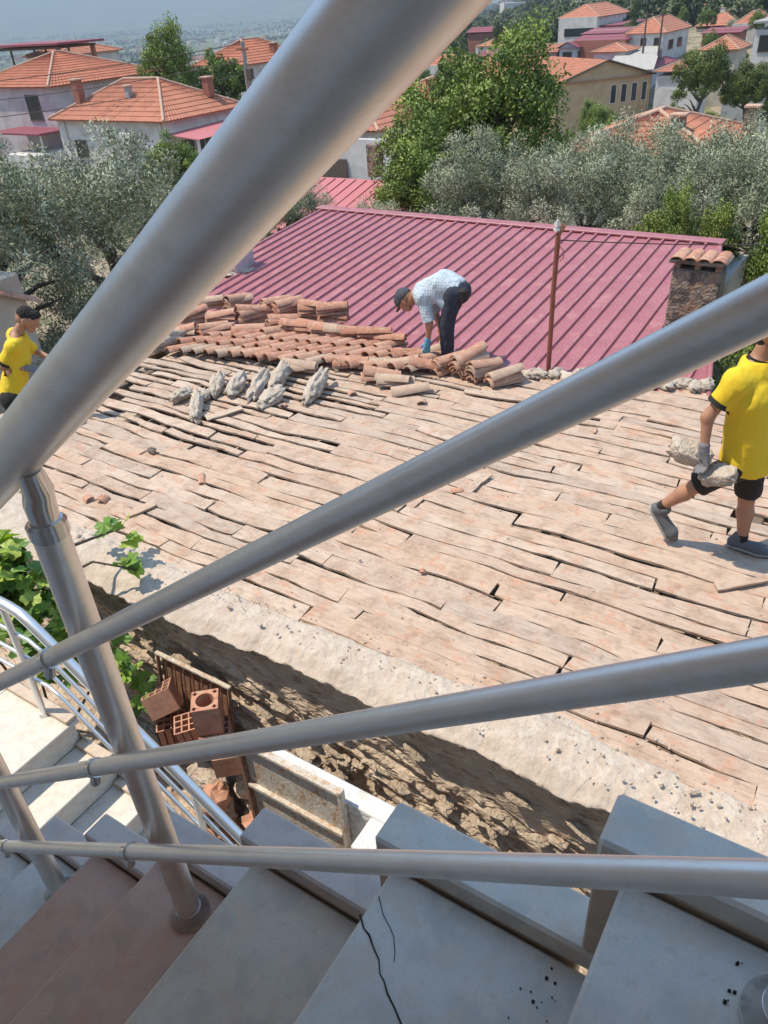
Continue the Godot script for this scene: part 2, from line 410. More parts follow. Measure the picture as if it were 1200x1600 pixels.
# ---------------------------------------------------------------- stairs and railings
const RUN := 0.262
const RISE := 0.197
func step_x(k): return -0.847 + RUN * k
func step_y(k): return -1.28 + RISE * k
func build_stairs():
	var t = thing("marble_staircase", "shaded marble staircase with raised edging slabs in the foreground", "staircase")
	var kinds = {-3: "white", -2: "white", -1: "rose", 0: "rose", 1: "beige", 2: "white", 3: "white", 4: "white"}
	for k in range(-11, 7):
		var x0 = step_x(k)
		var y = step_y(k)
		var x1 = step_x(k + 1) + 0.02
		var m = M["marble_" + kinds.get(k, "beige")]
		obj("tread", box_mesh(Vector3(x1 - x0, 0.03, 1.24), 0.004), m, t, Vector3((x0 + x1) / 2, y - 0.015, 0.184))
		obj("riser", box_mesh(Vector3(0.02, RISE - 0.03, 1.2), 0.002), M.marble_beige, t, Vector3(x0 + 0.03, y - 0.03 - (RISE - 0.03) / 2 - 0.0005, 0.19))
		var e = M["marble_pinkish"] if k < 2 else M["marble_white"]
		var cx0 = x0 - 0.028
		var cx1 = step_x(k + 1) - 0.03
		obj("edging_slab", box_mesh(Vector3(cx1 - cx0 + 0.026, 0.034, 0.062), 0.004), e, t, Vector3((cx0 + cx1) / 2 + 0.013, y + 0.0185, -0.469))
		obj("edge_board", box_mesh(Vector3(cx1 - cx0, 0.16, 0.02), 0.002), M.marble_beige, t, Vector3((cx0 + cx1) / 2, y - 0.079, -0.4505))
	# concrete body under the steps
	var s = ns()
	var a = Vector3(step_x(-11), step_y(-11) - 0.25, 0.0)
	var b = Vector3(step_x(7), step_y(7) - 0.25, 0.0)
	var prof = [a + Vector3(0.05, 0.02, 0), b + Vector3(0, 0.02, 0), b + Vector3(0, -0.16, 0), a + Vector3(0.05, -0.16, 0)]
	for i in 4:
		var p = prof[i]
		var q = prof[(i + 1) % 4]
		quad(s, p + Vector3(0, 0, -0.43), q + Vector3(0, 0, -0.43), q + Vector3(0, 0, 0.8), p + Vector3(0, 0, 0.8), (p + q) / 2 - (a + b) / 2)
	for z in [-0.43, 0.8]:
		quad(s, prof[0] + Vector3(0, 0, z), prof[1] + Vector3(0, 0, z), prof[2] + Vector3(0, 0, z), prof[3] + Vector3(0, 0, z), Vector3(0, 0, z))
	obj("stair_slab", s.commit(), M.concrete, t)
	# the dark crack across one tread
	var y2 = step_y(2) + 0.0008
	for c in [[[-0.325, -0.365], [-0.312, -0.354], [-0.303, -0.351], [-0.29, -0.341], [-0.279, -0.334], [-0.270, -0.322], [-0.262, -0.318], [-0.252, -0.309], [-0.238, -0.301], [-0.222, -0.290], [-0.2, -0.27]], [[-0.318, -0.395], [-0.302, -0.379], [-0.288, -0.371], [-0.278, -0.364], [-0.268, -0.35], [-0.263, -0.34]]]:
		var pts = []
		for p in c: pts.append(Vector3(p[0], y2, p[1]))
		var r = []
		for i in pts.size(): r.append((0.0011 if c.size() > 8 else 0.0005) * rng.randf_range(0.6, 1.3))
		obj("crack", tube_mesh(pts, r, 5), M.dirt_speck, t)
	# bits of dirt
	var ds = ns()
	for i in 34:
		var p = Vector3(-0.085 - absf(rng.randfn(0, 0.03)), step_y(2) + 0.001, -0.4 + rng.randfn(0, 0.035))
		if i > 22: p = Vector3(0.045 + rng.randfn(0, 0.008), step_y(3) + 0.001, -0.39 + rng.randfn(0, 0.02))
		if p.z < -0.43: continue
		box(ds, p, Vector3.ONE * rng.randf_range(0.001, 0.0035), 0.0004, Transform3D.IDENTITY)
	tag(obj("dirt_crumbs", ds.commit(), M.dirt_speck), "dark dirt crumbs scattered on the cracked pale tread", "dirt", "", "stuff")
	# railing
	var r = thing("steel_railing", "brushed steel stair railing crossing the whole foreground", "railing")
	var hand = func(x): return Vector3(x, 0.75 * (x + 0.225), -0.375)
	obj("handrail", tube_mesh([hand.call(-2.6), hand.call(-1.6), hand.call(-0.7), hand.call(0.1), hand.call(1.2)], 0.0295, 48), M.steel, r)
	for b0 in [-0.086, -0.297, -0.497]:
		obj("rail", tube_mesh([Vector3(-2.6, -2.6 * 0.757 + b0, -0.342), Vector3(-0.7, -0.7 * 0.757 + b0, -0.342), Vector3(1.2, 1.2 * 0.757 + b0, -0.342)], 0.0118, 32), M.steel, r)
	for px in [[-2.02, -4], [-1.245, -2], [-0.722, 0], [0.085, 3]]:
		var x = px[0]
		var y = step_y(px[1])
		var top = 0.75 * (x + 0.225) - 0.105
		obj("post", tube_mesh([Vector3(x, y + 0.002, -0.382), Vector3(x, top, -0.382)], 0.0205, 40), M.steel, r)
		obj("flange", tube_mesh([Vector3(x, y + 0.001, -0.382), Vector3(x, y + 0.008, -0.382), Vector3(x, y + 0.016, -0.382), Vector3(x, y + 0.022, -0.382)], [0.034, 0.034, 0.028, 0.021], 32), M.steel, r)
		var col = obj("collar", tube_mesh([Vector3(x, top - 0.006, -0.382), Vector3(x, top - 0.003, -0.382), Vector3(x, top + 0.012, -0.382), Vector3(x, top + 0.016, -0.382)], [0.0208, 0.0228, 0.0228, 0.019], 32), M.chrome, r)
		obj("elbow", tube_mesh([Vector3(x, top + 0.012, -0.382), Vector3(x + 0.002, top + 0.04, -0.382), Vector3(x + 0.012, top + 0.06, -0.38), Vector3(x + 0.016, top + 0.088, -0.376)], [0.0165, 0.0175, 0.0165, 0.013], 24), M.chrome, r)
		for b0 in [-0.086, -0.297, -0.497]:
			var cy = x * 0.757 + b0
			var cx = x - 0.032
			var cc = Vector3(cx, cx * 0.757 + b0, -0.342)
			var al = Vector3(1, 0.757, 0).normalized()
			var clip = obj("clip", tube_mesh([cc - al * 0.008, cc + al * 0.008], 0.0138, 20), M.chrome, r)
			obj("clip_bolt", tube_mesh([cc + Vector3(0.003, -0.008, 0.004), cc + Vector3(0.004, -0.02, 0.009), cc + Vector3(0.004, -0.023, 0.01)], [0.007, 0.0075, 0.005], 10), M.chrome, clip)
	# the building this stair belongs to: its wall behind the viewer and the slab over the stair
	var bld = thing("apartment_building", "pale plastered apartment wall and canopy slab over the marble staircase", "building")
	obj("wall", box_mesh(Vector3(16, 9, 0.3)), M.wall_white, bld, Vector3(2, -1.2, 1.0))
	obj("canopy", box_mesh(Vector3(9, 0.14, 1.14), 0.01), M.wall_white, bld, Vector3(0.5, 1.07, 0.27))

func build_lower_flight():
	var t = thing("lower_staircase", "sunlit white marble landing and steps below the railing", "staircase")
	var y0 = -3.45
	# landing of four slabs
	var land = [[-3.37, -3.97], [-3.973, -4.57], [-4.573, -5.4]]
	for i in land.size():
		obj("landing_slab", box_mesh(Vector3(land[i][0] - land[i][1], 0.03, 1.1), 0.004), M.marble_pale, t, Vector3((land[i][0] + land[i][1]) / 2, y0 - 0.015, -1.0))
	for k in 8:
		var xa = -3.37 + k * 0.262
		var ya = y0 - k * 0.19
		obj("riser", box_mesh(Vector3(0.02, 0.157, 1.05), 0.002), M.marble_pale, t, Vector3(xa - 0.03, ya - 0.03 - 0.0795, -1.0))
		obj("tread", box_mesh(Vector3(0.285, 0.03, 1.1), 0.004), M.marble_pale, t, Vector3(xa + 0.1205, ya - 0.19 - 0.015, -1.0))
		obj("edging_slab", box_mesh(Vector3(0.258, 0.03, 0.07), 0.003), M.marble_beige, t, Vector3(xa + 0.12, ya - 0.19 + 0.0165, -1.512))
	obj("edging_slab", box_mesh(Vector3(2.0, 0.03, 0.07), 0.003), M.marble_beige, t, Vector3(-4.38, y0 + 0.0165, -1.512))
	var s = ns()
	quad(s, Vector3(-3.43, -3.52, -1.53), Vector3(-1.2, -5.15, -1.53), Vector3(-1.2, -5.6, -1.53), Vector3(-3.43, -5.6, -1.53), Vector3(0, 0, -1))
	box(s, Vector3(-4.42, -4.54, -0.98), Vector3(1.98, 2.1, 1.08))
	obj("stair_body", s.commit(), M.wall_white, t)
	var r = thing("balustrade", "bright steel railing along the sunlit lower steps", "railing")
	var z = -1.5
	var top0 = Vector3(-3.36, y0 + 0.855, z)
	var dn = func(d): return top0 + Vector3(d, -d * 0.735, 0)
	obj("handrail", tube_mesh([Vector3(-5.4, top0.y, z), Vector3(-3.52, top0.y, z), Vector3(-3.43, top0.y - 0.012, z), Vector3(-3.36, top0.y - 0.05, z), Vector3(-3.28, top0.y - 0.105, z), Vector3(-1.2, top0.y - 0.105 - 2.08 * 0.735, z)], 0.0295, 24), M.steel_bright, r)
	for h in [0.22, 0.4, 0.58]:
		obj("rail", tube_mesh([Vector3(-5.4, top0.y - h, z), Vector3(-3.45, top0.y - h, z), Vector3(-3.36, top0.y - h - 0.04, z), Vector3(-1.2, top0.y - h - 0.04 - 2.16 * 0.735, z)], 0.0115, 14), M.steel_bright, r)
	for p in [[-4.75, 0], [-3.58, 0], [-2.36, 4], [-1.6, 7]]:
		var yb = y0 - p[1] * 0.19
		var yt = top0.y - 0.03 if p[0] < -3.4 else top0.y - 0.13 - (p[0] + 3.28) * 0.735
		obj("post", tube_mesh([Vector3(p[0], yb, z + 0.03), Vector3(p[0], yt, z + 0.005)], 0.0195, 20), M.steel_bright, r)
		obj("flange", tube_mesh([Vector3(p[0], yb + 0.001, z + 0.03), Vector3(p[0], yb + 0.02, z + 0.03)], [0.032, 0.022], 20), M.steel_bright, r)

# ---------------------------------------------------------------- the old house being stripped
func deck_y(z): return -3.70 + 0.035 * (z + 2.8)
func back_z(x): return -6.55 - 0.282 * (x + 8.4)
func warp(x, z): return 0.07 * noise.get_noise_2d(x * 20.0, z * 14.0) + 0.014 * noise.get_noise_2d(x * 110.0, z * 50.0 + 700.0)
func board_mesh(L, w, th, seed_, wx = 0.0, wz = 0.0):
	var n = 14
	var s = ns()
	var r := RandomNumberGenerator.new()
	r.seed = seed_
	var tp = []
	var phase = r.randf() * 50.0
	var tap0 = r.randf_range(-0.02, 0.02)
	var tap1 = r.randf_range(-0.02, 0.02)
	for i in n + 1:
		var x = -L / 2 + L * i / n
		var e0 = noise.get_noise_2d(x * 55.0 + phase * 40.0, 10.0) * 0.03 + noise.get_noise_2d(x * 240.0 + phase * 40.0, 10.0) * 0.01 + tap0 * (i / float(n) - 0.5)
		var e1 = noise.get_noise_2d(x * 55.0 + phase * 40.0, 400.0) * 0.03 + noise.get_noise_2d(x * 240.0 + phase * 40.0, 400.0) * 0.01 + tap1 * (i / float(n) - 0.5)
		var yb = noise.get_noise_2d(x * 45.0 + phase * 60.0, 900.0) * 0.012
		if i == 0 or i == n: x += r.randf_range(-0.012, 0.012)
		var skew = r.randf_range(-0.01, 0.01) if (i == 0 or i == n) else 0.0
		var wz_ = warp(wx + x, wz) if wz != 0.0 else 0.0
		e0 += wz_
		e1 += wz_
		tp.append([Vector3(x - skew, yb + noise.get_noise_2d(phase * 33.0, x * 80.0) * 0.006, -w / 2 + e0), Vector3(x + skew, yb, w / 2 + e1)])
	var down = Vector3(0, -th, 0)
	for i in n:
		var a = tp[i]
		var b = tp[i + 1]
		quad(s, a[0], b[0], b[1], a[1], Vector3.UP)
		quad(s, a[1], b[1], b[1] + down, a[1] + down, Vector3.BACK)
		quad(s, a[0], b[0], b[0] + down, a[0] + down, Vector3.FORWARD)
	for e in [0, n]:
		quad(s, tp[e][0], tp[e][1], tp[e][1] + down, tp[e][0] + down, Vector3.LEFT if e == 0 else Vector3.RIGHT)
	return s.commit()
func build_old_house():
	var t = thing("old_house", "old mud and stone house with its bare board roof stripped of tiles", "house")
	# roof: a low carcass under the boards, the boards and the laid tiles its pieces
	var rs = ns()
	for i in 26:
		var x = -8.2 + i * 0.46
		var z0 = -2.9
		var z1 = maxf(back_z(x) - 0.2, -8.6)
		var mid = Vector3(x, deck_y((z0 + z1) / 2) - 0.086, (z0 + z1) / 2)
		var xf = Transform3D(Basis(Vector3.RIGHT, -atan(0.035)), mid)
		box(rs, Vector3.ZERO, Vector3(0.085 + 0.02 * sin(i * 2.3), 0.1, z0 - z1), 0.01, xf)
	var roof = obj("rafters", rs.commit(), M.rafter, t)
	roof.name = "roof"
	var z = -3.07
	var row = 0
	while z > -8.75:
		var w = rng.randf_range(0.1, 0.215)
		var zc = z - w / 2
		var x = -8.25 + rng.randf_range(0.0, 0.5)
		if zc > -5.6: x = -7.35 + rng.randf_range(-0.3, 0.1)
		if zc > -3.5: x = -6.2 + rng.randf_range(-0.4, 0.1)
		if zc < -6.6: x = maxf(x, -8.4 + (-zc - 6.55) / 0.282 + rng.randf_range(-0.1, 0.12))
		var skew = rng.randf_range(-0.006, 0.006)
		while x < 2.6:
			var L = rng.randf_range(0.9, 3.3)
			var loose = x < -5.4 and zc < -4.9
			if loose: L = rng.randf_range(0.7, 2.0)
			if 2.6 - x - L < 0.5: L = 2.7 - x
			var cx = x + L / 2
			var hole = (loose and rng.randf() < 0.1) or rng.randf() < 0.03
			if hole: L = rng.randf_range(0.1, 0.6 if loose else 0.28)
			if zc < -5.8 and zc > -6.1 and x > -0.75 and x < 0.3:
				hole = true
				L = 0.5
			cx = x + L / 2
			var bw = w * (rng.randf_range(0.52, 0.8) if loose else rng.randf_range(0.95, 1.0)) - rng.randf_range(0.004, 0.014)
			if not hole:
				var o = obj("board", board_mesh(L - rng.randf_range(0.004, 0.02), bw, 0.02, row * 100 + int(cx * 10), cx, zc), M["board%d" % rng.randi_range(0, 5)], roof)
				o.position = Vector3(cx, deck_y(zc) - 0.002 + rng.randf_range(-0.006, 0.009), zc + rng.randf_range(-0.006, 0.006))
				o.rotation = Vector3(-atan(0.035) + rng.randf_range(-0.02, 0.09), skew + rng.randf_range(-0.012, 0.012), rng.randf_range(-0.005, 0.005))
			x += L
		z -= w + rng.randf_range(0.0, 0.006)
		row += 1
	# loose boards lying over the others
	for a in [[-6.3, -6.45, 0.9, 0.11, 0.06], [-5.15, -3.6, 0.3, 0.1, 1.2], [-2.68, -5.45, 0.36, 0.09, 1.35], [-0.3, -5.05, 0.4, 0.07, 0.75], [-5.85, -5.5, 0.42, 0.09, 1.15], [-1.5, -7.2, 0.8, 0.05, -0.1], [-7.1, -6.5, 1.0, 0.1, -0.12], [-3.4, -7.3, 0.7, 0.09, 0.1]]:
		var o = obj("loose_board", board_mesh(a[2], a[3], 0.018, int(a[0] * -100)), M["board%d" % rng.randi_range(0, 5)], roof)
		o.position = Vector3(a[0], deck_y(a[1]) + 0.034, a[1])
		o.rotation = Vector3(0.03, a[4], 0.02)
	# body of the house: stone walls, dark loft
	var wall_f = func(u, v):
		var x = lerpf(-8.3, 3.0, u)
		var y = lerpf(-3.76, -5.7, v)
		var ua = x * 0.96 - y * 0.28
		var va = y * 0.96 + x * 0.28
		var n1 = noise.get_noise_3d(ua * 26.0, va * 150.0, 3.0)
		var n2 = noise.get_noise_3d(ua * 90.0, va * 420.0, 31.0)
		var n3 = noise.get_noise_3d(x * 16.0, y * 16.0, 77.0)
		var n4 = noise.get_noise_3d(ua * 40.0, va * 60.0, 177.0)
		var fl = (n1 * 0.62 + n2 * 0.45 + n4 * 0.25) * 5.0
		var step = (floorf(fl) + smoothstep(0.25, 0.5, fl - floorf(fl))) / 5.0
		var rough = smoothstep(-3.95, -4.3, y + n3 * 0.4)
		return Vector3(x, y, -2.835 + 0.15 * step * rough + 0.05 * smoothstep(-4.2, -5.4, y) + 0.01 * n2 + 0.03 * n3)
	obj("wall", grid_mesh(640, 150, wall_f, Vector3.BACK), M.mudwall, t)
	var s = ns()
	box(s, Vector3(-8.2, -4.9, -5.7), Vector3(0.4, 1.9, 5.3))
	box(s, Vector3(3.2, -4.9, -5.7), Vector3(0.4, 1.9, 5.3))
	box(s, Vector3(-2.5, -5.0, -8.9), Vector3(11.0, 1.6, 0.3))
	box(s, Vector3(-2.5, -5.3, -5.7), Vector3(11.0, 0.1, 6.0))
	obj("loft", s.commit(), M.mudwall, t)
	# mortar bed along the eave, lumpy, its lip hanging over the wall
	var mort = func(u, v):
		var x = lerpf(-6.6, 3.0, u)
		var a = noise.get_noise_2d(x * 55.0, 0.0)
		var b = noise.get_noise_2d(x * 190.0, 50.0)
		var edge = -2.72 + 0.05 * a + 0.03 * b - 0.045 * smoothstep(-2.0, -5.0, x) * -1.0
		edge -= 0.03 * smoothstep(-1.0, 2.0, x)
		var q = v / 0.72
		if v <= 0.72:
			var zz = lerpf(-3.3, edge, q)
			var n = noise.get_noise_2d(x * 40.0, zz * 40.0) * 0.04 + noise.get_noise_2d(x * 210.0, zz * 210.0) * 0.012 + noise.get_noise_2d(x * 600.0, zz * 600.0) * 0.012 * smoothstep(-0.1, 0.3, noise.get_noise_2d(x * 30.0, zz * 50.0))
			var prof = 0.05 * sin(PI * clampf(q, 0, 1)) - 0.028 - 0.05 * smoothstep(0.8, 1.0, q)
			if zz < -3.1: prof -= 0.02
			return Vector3(x, deck_y(zz) + prof + n * smoothstep(0.0, 0.3, q), zz)
		var k = (v - 0.72) / 0.28
		var yb = deck_y(edge) - 0.078 + (noise.get_noise_2d(x * 40.0, edge * 40.0) * 0.04 + noise.get_noise_2d(x * 210.0, edge * 210.0) * 0.012)
		return Vector3(x, yb - 0.11 * k * (1.0 + 0.5 * b), edge - 0.17 * k * k + 0.014 * noise.get_noise_2d(x * 300.0, k * 200.0))
	obj("mortar_bed", grid_mesh(520, 44, mort, Vector3(0, 0.8, 0.6)), M.mortar, t)
	# stones standing out of the wall, each one a piece
	var variants = []
	for i in 8: variants.append(lump_mesh(Vector3(1, 1, 1), i * 1.7 + 3.0, 0.35, 7, 0.75))
	var wall = t.get_node("wall")
	for i in 230:
		var x = rng.randf_range(-4.6, 0.6)
		var y = rng.randf_range(-5.3, -4.12)
		if y > -4.3 and rng.randf() < 0.6: continue
		var o = obj("stone", variants[i % 8], M.stone, wall)
		o.position = Vector3(x, y, -2.8 + rng.randf_range(-0.02, 0.03))
		o.rotation = Vector3(rng.randf_range(-0.2, 0.2), rng.randf_range(-0.2, 0.2), rng.randf_range(-0.5, -0.1))
		o.scale = Vector3(rng.randf_range(0.025, 0.09), rng.randf_range(0.006, 0.02), rng.randf_range(0.02, 0.045))
	# broken mortar crumbs over the bed
	var mm := MultiMesh.new()
	mm.transform_format = MultiMesh.TRANSFORM_3D
	mm.mesh = lump_mesh(Vector3(1, 0.7, 1), 9.0, 0.35, 5)
	mm.instance_count = 620
	for i in 620:
		var x = rng.randf_range(-5.4, 1.4)
		var zz = -3.02 + rng.randfn(0, 0.11)
		var sz = absf(rng.randfn(0, 0.0055)) + 0.0025
		if i > 330:
			x = rng.randf_range(-7.0, 2.0)
			zz = rng.randf_range(-8.0, -3.0)
			sz *= 0.8
			if zz < back_z(x) + 0.1: zz = -3.1
		if rng.randf() < 0.04: sz *= 2.2
		var y = deck_y(zz) + 0.022 * smoothstep(-3.14, -3.0, zz) + 0.006
		mm.set_instance_transform(i, Transform3D(Basis.from_euler(Vector3(rng.randf() * 6, rng.randf() * 6, rng.randf() * 6)).scaled(Vector3.ONE * sz), Vector3(x, y, minf(zz, -2.8))))
	var mi := MultiMeshInstance3D.new()
	mi.name = "mortar_crumbs"
	mi.multimesh = mm
	mi.material_override = M.mortar
	add_child(mi)
	tag(mi, "small crumbs of broken mortar strewn over the bare roof", "rubble", "", "stuff")
	# lower ledge where the left worker stands
	var led = thing("lean_to_roof", "low stone lean-to at the left end of the stripped roof", "shed", Vector3(-8.5, -5.4, -4.6))
	obj("wall", box_mesh(Vector3(1.9, 1.05, 2.2), 0.03), M.mudwall, led, Vector3(0.1, 0.54, 0))
	obj("top", box_mesh(Vector3(2.0, 0.06, 2.3), 0.02), M.mortar, led, Vector3(0.1, 1.1, 0))
	return t
func tile_mesh(L, r0, r1, th, arc = 2.7):
	# a barrel tile: axis along z, open below
	var s = ns()
	var n = 8
	for i in n:
		for k in 1:
			var a0 = PI / 2 - arc / 2 + arc * i / n
			var a1 = PI / 2 - arc / 2 + arc * (i + 1) / n
			var d0 = Vector3(cos(a0), sin(a0), 0)
			var d1 = Vector3(cos(a1), sin(a1), 0)
			var f = Vector3(0, 0, L / 2)
			var b = Vector3(0, 0, -L / 2)
			var q = [f + d0 * r0, f + d1 * r0, b + d1 * r1, b + d0 * r1]
			smooth_tri(s, [q[0], q[1], q[2]], [d0, d1, d1])
			smooth_tri(s, [q[0], q[2], q[3]], [d0, d1, d0])
			var i0 = r0 - th
			var i1 = r1 - th
			q = [f + d0 * i0, f + d1 * i0, b + d1 * i1, b + d0 * i1]
			smooth_tri(s, [q[0], q[1], q[2]], [-d0, -d1, -d1])
			smooth_tri(s, [q[0], q[2], q[3]], [-d0, -d1, -d0])
			quad(s, f + d0 * r0, f + d1 * r0, f + d1 * i0, f + d0 * i0, Vector3.BACK)
			quad(s, b + d0 * r1, b + d1 * r1, b + d1 * i1, b + d0 * i1, Vector3.FORWARD)
			if i == 0: quad(s, f + d0 * r0, b + d0 * r1, b + d0 * i1, f + d0 * i0, -Vector3(-d0.y, d0.x, 0))
			if i == n - 1: quad(s, f + d1 * r0, b + d1 * r1, b + d1 * i1, f + d1 * i0, Vector3(-d1.y, d1.x, 0))
	return s.commit()
func build_tiles(house):
	var meshes = [tile_mesh(0.44, 0.098, 0.078, 0.015), tile_mesh(0.42, 0.092, 0.08, 0.017, 2.4), tile_mesh(0.45, 0.1, 0.082, 0.014, 2.55)]
	var roof = house.get_node("roof")
	# tiles still laid along the back of the roof, running away from the viewer
	for i in 19:
		var x = -7.75 + i * 0.178
		for j in 3:
			var zz = back_z(x) + 0.02 - j * 0.3 + rng.randf_range(-0.05, 0.05)
			if x > -5.2 and j == 2: continue
			var y = deck_y(zz) + 0.045 + j * 0.012 + rng.randf_range(-0.01, 0.012)
			var o = obj("roof_tile", meshes[rng.randi_range(0, 2)], M["tile%d" % ([0, 0, 3, 1, 1][rng.randi_range(0, 4)] if j > 0 else [1, 2, 1, 0][rng.randi_range(0, 3)])], roof, Vector3(x + rng.randf_range(-0.015, 0.015), y, zz))
			o.rotation = Vector3(-0.1 + rng.randf_range(-0.05, 0.05), -0.28 + rng.randf_range(-0.1, 0.1), rng.randf_range(-0.08, 0.08))
	# loose tiles in stacks: [x, z, base height over deck, turn of the axis, how many, lying on a side]
	var left = "curved clay roof tile in the jumbled heap left of the flat tile stack"
	var heap = [[-8.9, -7.75, 0.14, -0.35, 5], [-8.45, -8.1, 0.12, -0.75, 4], [-8.05, -8.25, 0.1, -0.3, 6], [-7.6, -8.6, 0.06, -0.65, 5], [-7.2, -8.38, 0.07, -0.42, 7],
		[-8.72, -7.3, 0.06, -0.9, 4], [-8.3, -7.55, 0.05, -0.5, 6], [-7.9, -7.72, 0.09, -1.05, 4], [-7.52, -7.98, 0.04, -0.45, 7], [-7.05, -8.05, 0.02, -0.75, 5], [-8.5, -6.98, 0.0, -0.7, 3], [-8.1, -7.12, 0.02, -1.2, 4], [-7.66, -7.32, 0.0, -0.6, 6], [-7.22, -7.55, 0.0, -0.95, 5], [-6.9, -7.72, 0.0, -0.5, 4]]
	var stack = func(a, label, group, cols):
		for k in a[4]:
			var o = obj("clay_tile", meshes[rng.randi_range(0, 2)], M["tile%d" % cols[rng.randi_range(0, cols.size() - 1)]])
			o.position = Vector3(a[0] + rng.randf_range(-0.025, 0.025), deck_y(a[1]) + a[2] + 0.012 + k * 0.034, a[1] + rng.randf_range(-0.025, 0.025))
			o.rotation = Vector3(rng.randf_range(-0.06, 0.06) + (rng.randf_range(-0.22, 0.22) if k == a[4] - 1 else 0.0), a[3] + (rng.randf_range(-0.18, 0.18) if a[4] > 2 else 0.0) + rng.randf_range(-0.06, 0.06), rng.randf_range(-0.1, 0.1))
			tag(o, ("topmost " if k == a[4] - 1 else "lower ") + label, "tile", group)
	var ord = ["first", "second", "third", "fourth", "fifth"]
	for i in heap.size():
		var a = heap[i]
		left = "clay roof tile of the %s stack from left, %s row of the heap" % [ord[i % 5], ["back", "middle", "front"][i / 5]]
		stack.call(a, left, "jumbled heap of tiles on the left", [0, 1, 1, 2, 1])
	# flat stack with rows of tiles on their sides
	var red = "red clay roof tile in the long stack behind the laid tiles"
	for row in 4:
		for k in 7:
			if row == 3 and k > 5: continue
			var o = obj("clay_tile", meshes[rng.randi_range(0, 2)], M["tile%d" % [0, 3, 3, 0.35, 2][rng.randi_range(0, 4)]])
			var x = -6.65 + k * 0.23 + rng.randf_range(-0.02, 0.02)
			var zz = -7.92 - k * 0.035
			o.position = Vector3(x, deck_y(zz) + 0.02 + row * 0.058, zz + row * 0.012 + rng.randf_range(-0.03, 0.03))
			o.rotation = Vector3(rng.randf_range(-0.06, 0.06), -1.3 + rng.randf_range(-0.16, 0.16), rng.randf_range(-0.15, 0.15))
			tag(o, "red clay roof tile in the %s layer of the long stack behind the laid tiles" % ["bottom", "second", "third", "top"][row], "tile", "long stack of red tiles")
	for row in 5:
		for k in 2:
			var o = obj("clay_tile", meshes[rng.randi_range(0, 2)], M["tile%d" % [0, 3, 2, 1][rng.randi_range(0, 3)]])
			o.position = Vector3(-6.75 + k * 0.3, deck_y(-8.4) + 0.1 + row * 0.05, -8.42 - k * 0.05)
			o.rotation = Vector3(rng.randf_range(-0.1, 0.1), -1.2 + rng.randf_range(-0.25, 0.25), rng.randf_range(-0.1, 0.1))
			tag(o, "broken clay tile in %s of the pile against the plum roof" % ["the bottom course", "the second course", "the middle course", "the fourth course", "the crown"][row], "tile", "pile of tiles against the plum roof")
	# stacks around the bent man
	var near = ""
	var si = 0
	for a in [[-4.22, -7.78, 0.0, -0.40, 5], [-3.96, -7.8, 0.0, -0.35, 8], [-3.72, -7.72, 0.0, -0.45, 6], [-3.46, -7.7, 0.0, -0.55, 4]]:
		near = "weathered clay roof tile of the %s short stack right of the bent man" % ord[si]
		si += 1
		stack.call(a, near, "short stacks right of the bent man", [1, 2, 2, 1])
	for a in [[-4.78, -7.12, 0.0, -1.10, 3], [-4.55, -7.05, 0.0, -1.15, 3], [-4.3, -6.98, 0.0, -0.95, 1]]: stack.call(a, "dusty clay roof tile in the low pile before the bent man", "low pile before the bent man", [2, 2, 1])
	for a in [[-5.05, -7.45, 0.02, -1.05, 2], [-4.75, -7.55, 0.04, -1.10, 2], [-4.45, -7.62, 0.05, -1.15, 2], [-4.95, -7.85, 0.05, -0.55, 1], [-4.65, -8.0, 0.06, -0.60, 1], [-5.35, -7.3, 0.03, -1.15, 2]]: stack.call(a, "clay roof tile lying loose at the bent man's hands", "tiles at the bent man's hands", [2, 0, 2, 1])
	stack.call([-5.85, -6.9, 0.0, -1.20, 3], "clay roof tile in the lone stack before the laid tiles", "lone stack before the laid tiles", [1, 2, 0])
	# lumps of old mortar
	var L = [[-6.62, -5.6, 0.11, 0.05, 0.07, 0.4, "rounded grey lump of mortar, leftmost on the bare boards"], [-6.38, -5.72, 0.09, 0.045, 0.07, 1.0, "small grey lump of mortar behind the long one"], [-6.2, -5.42, 0.2, 0.055, 0.065, 1.15, "long pale mortar lump lying nearest of the row"],
		[-6.42, -6.0, 0.17, 0.06, 0.07, 1.0, "grey mortar lump with smooth top in the row"], [-6.2, -6.1, 0.17, 0.06, 0.08, 0.85, "thick folded mortar lump in the middle of the row"], [-5.95, -6.2, 0.22, 0.06, 0.075, 0.8, "knobbly mortar lump leaning over its neighbour"], [-5.86, -6.5, 0.2, 0.07, 0.08, 0.8, "large upper mortar lump of the row near the laid tiles"], [-5.62, -6.05, 0.14, 0.05, 0.1, 0.5, "forked mortar lump at the right end of the row"],
		[-5.28, -6.45, 0.23, 0.07, 0.08, 0.75, "lone fibrous mortar lump right of the row"], [-8.05, -6.78, 0.19, 0.1, 0.11, 0.3, "ring shaped mortar clump below the jumbled tiles"], [-8.4, -6.85, 0.15, 0.08, 0.1, 1.0, "mortar clump partly behind the handrail by the tile heap"], [-6.75, -8.05, 0.14, 0.08, 0.12, 0.3, "white mortar clump between heap and red stack"]]
	for i in L.size():
		var a = L[i]
		var o = obj("mortar_lump", lump_mesh(Vector3(a[2] * 1.45, a[3] * 1.35, a[4] * 1.15), i * 2.3 + 1.0, 0.3, 18), M.lump)
		o.position = Vector3(a[0], deck_y(a[1]) + (a[3] * 1.2 if i < 2 or i > 8 else a[3] * 1.3), a[1])
		o.basis = Basis(Vector3.UP, a[5] + 1.1) * Basis(Vector3.BACK, 0.0 if (i < 2 or i > 8) else 0.2)
		tag(o, a[6], "mortar", "lumps of old mortar on the roof")
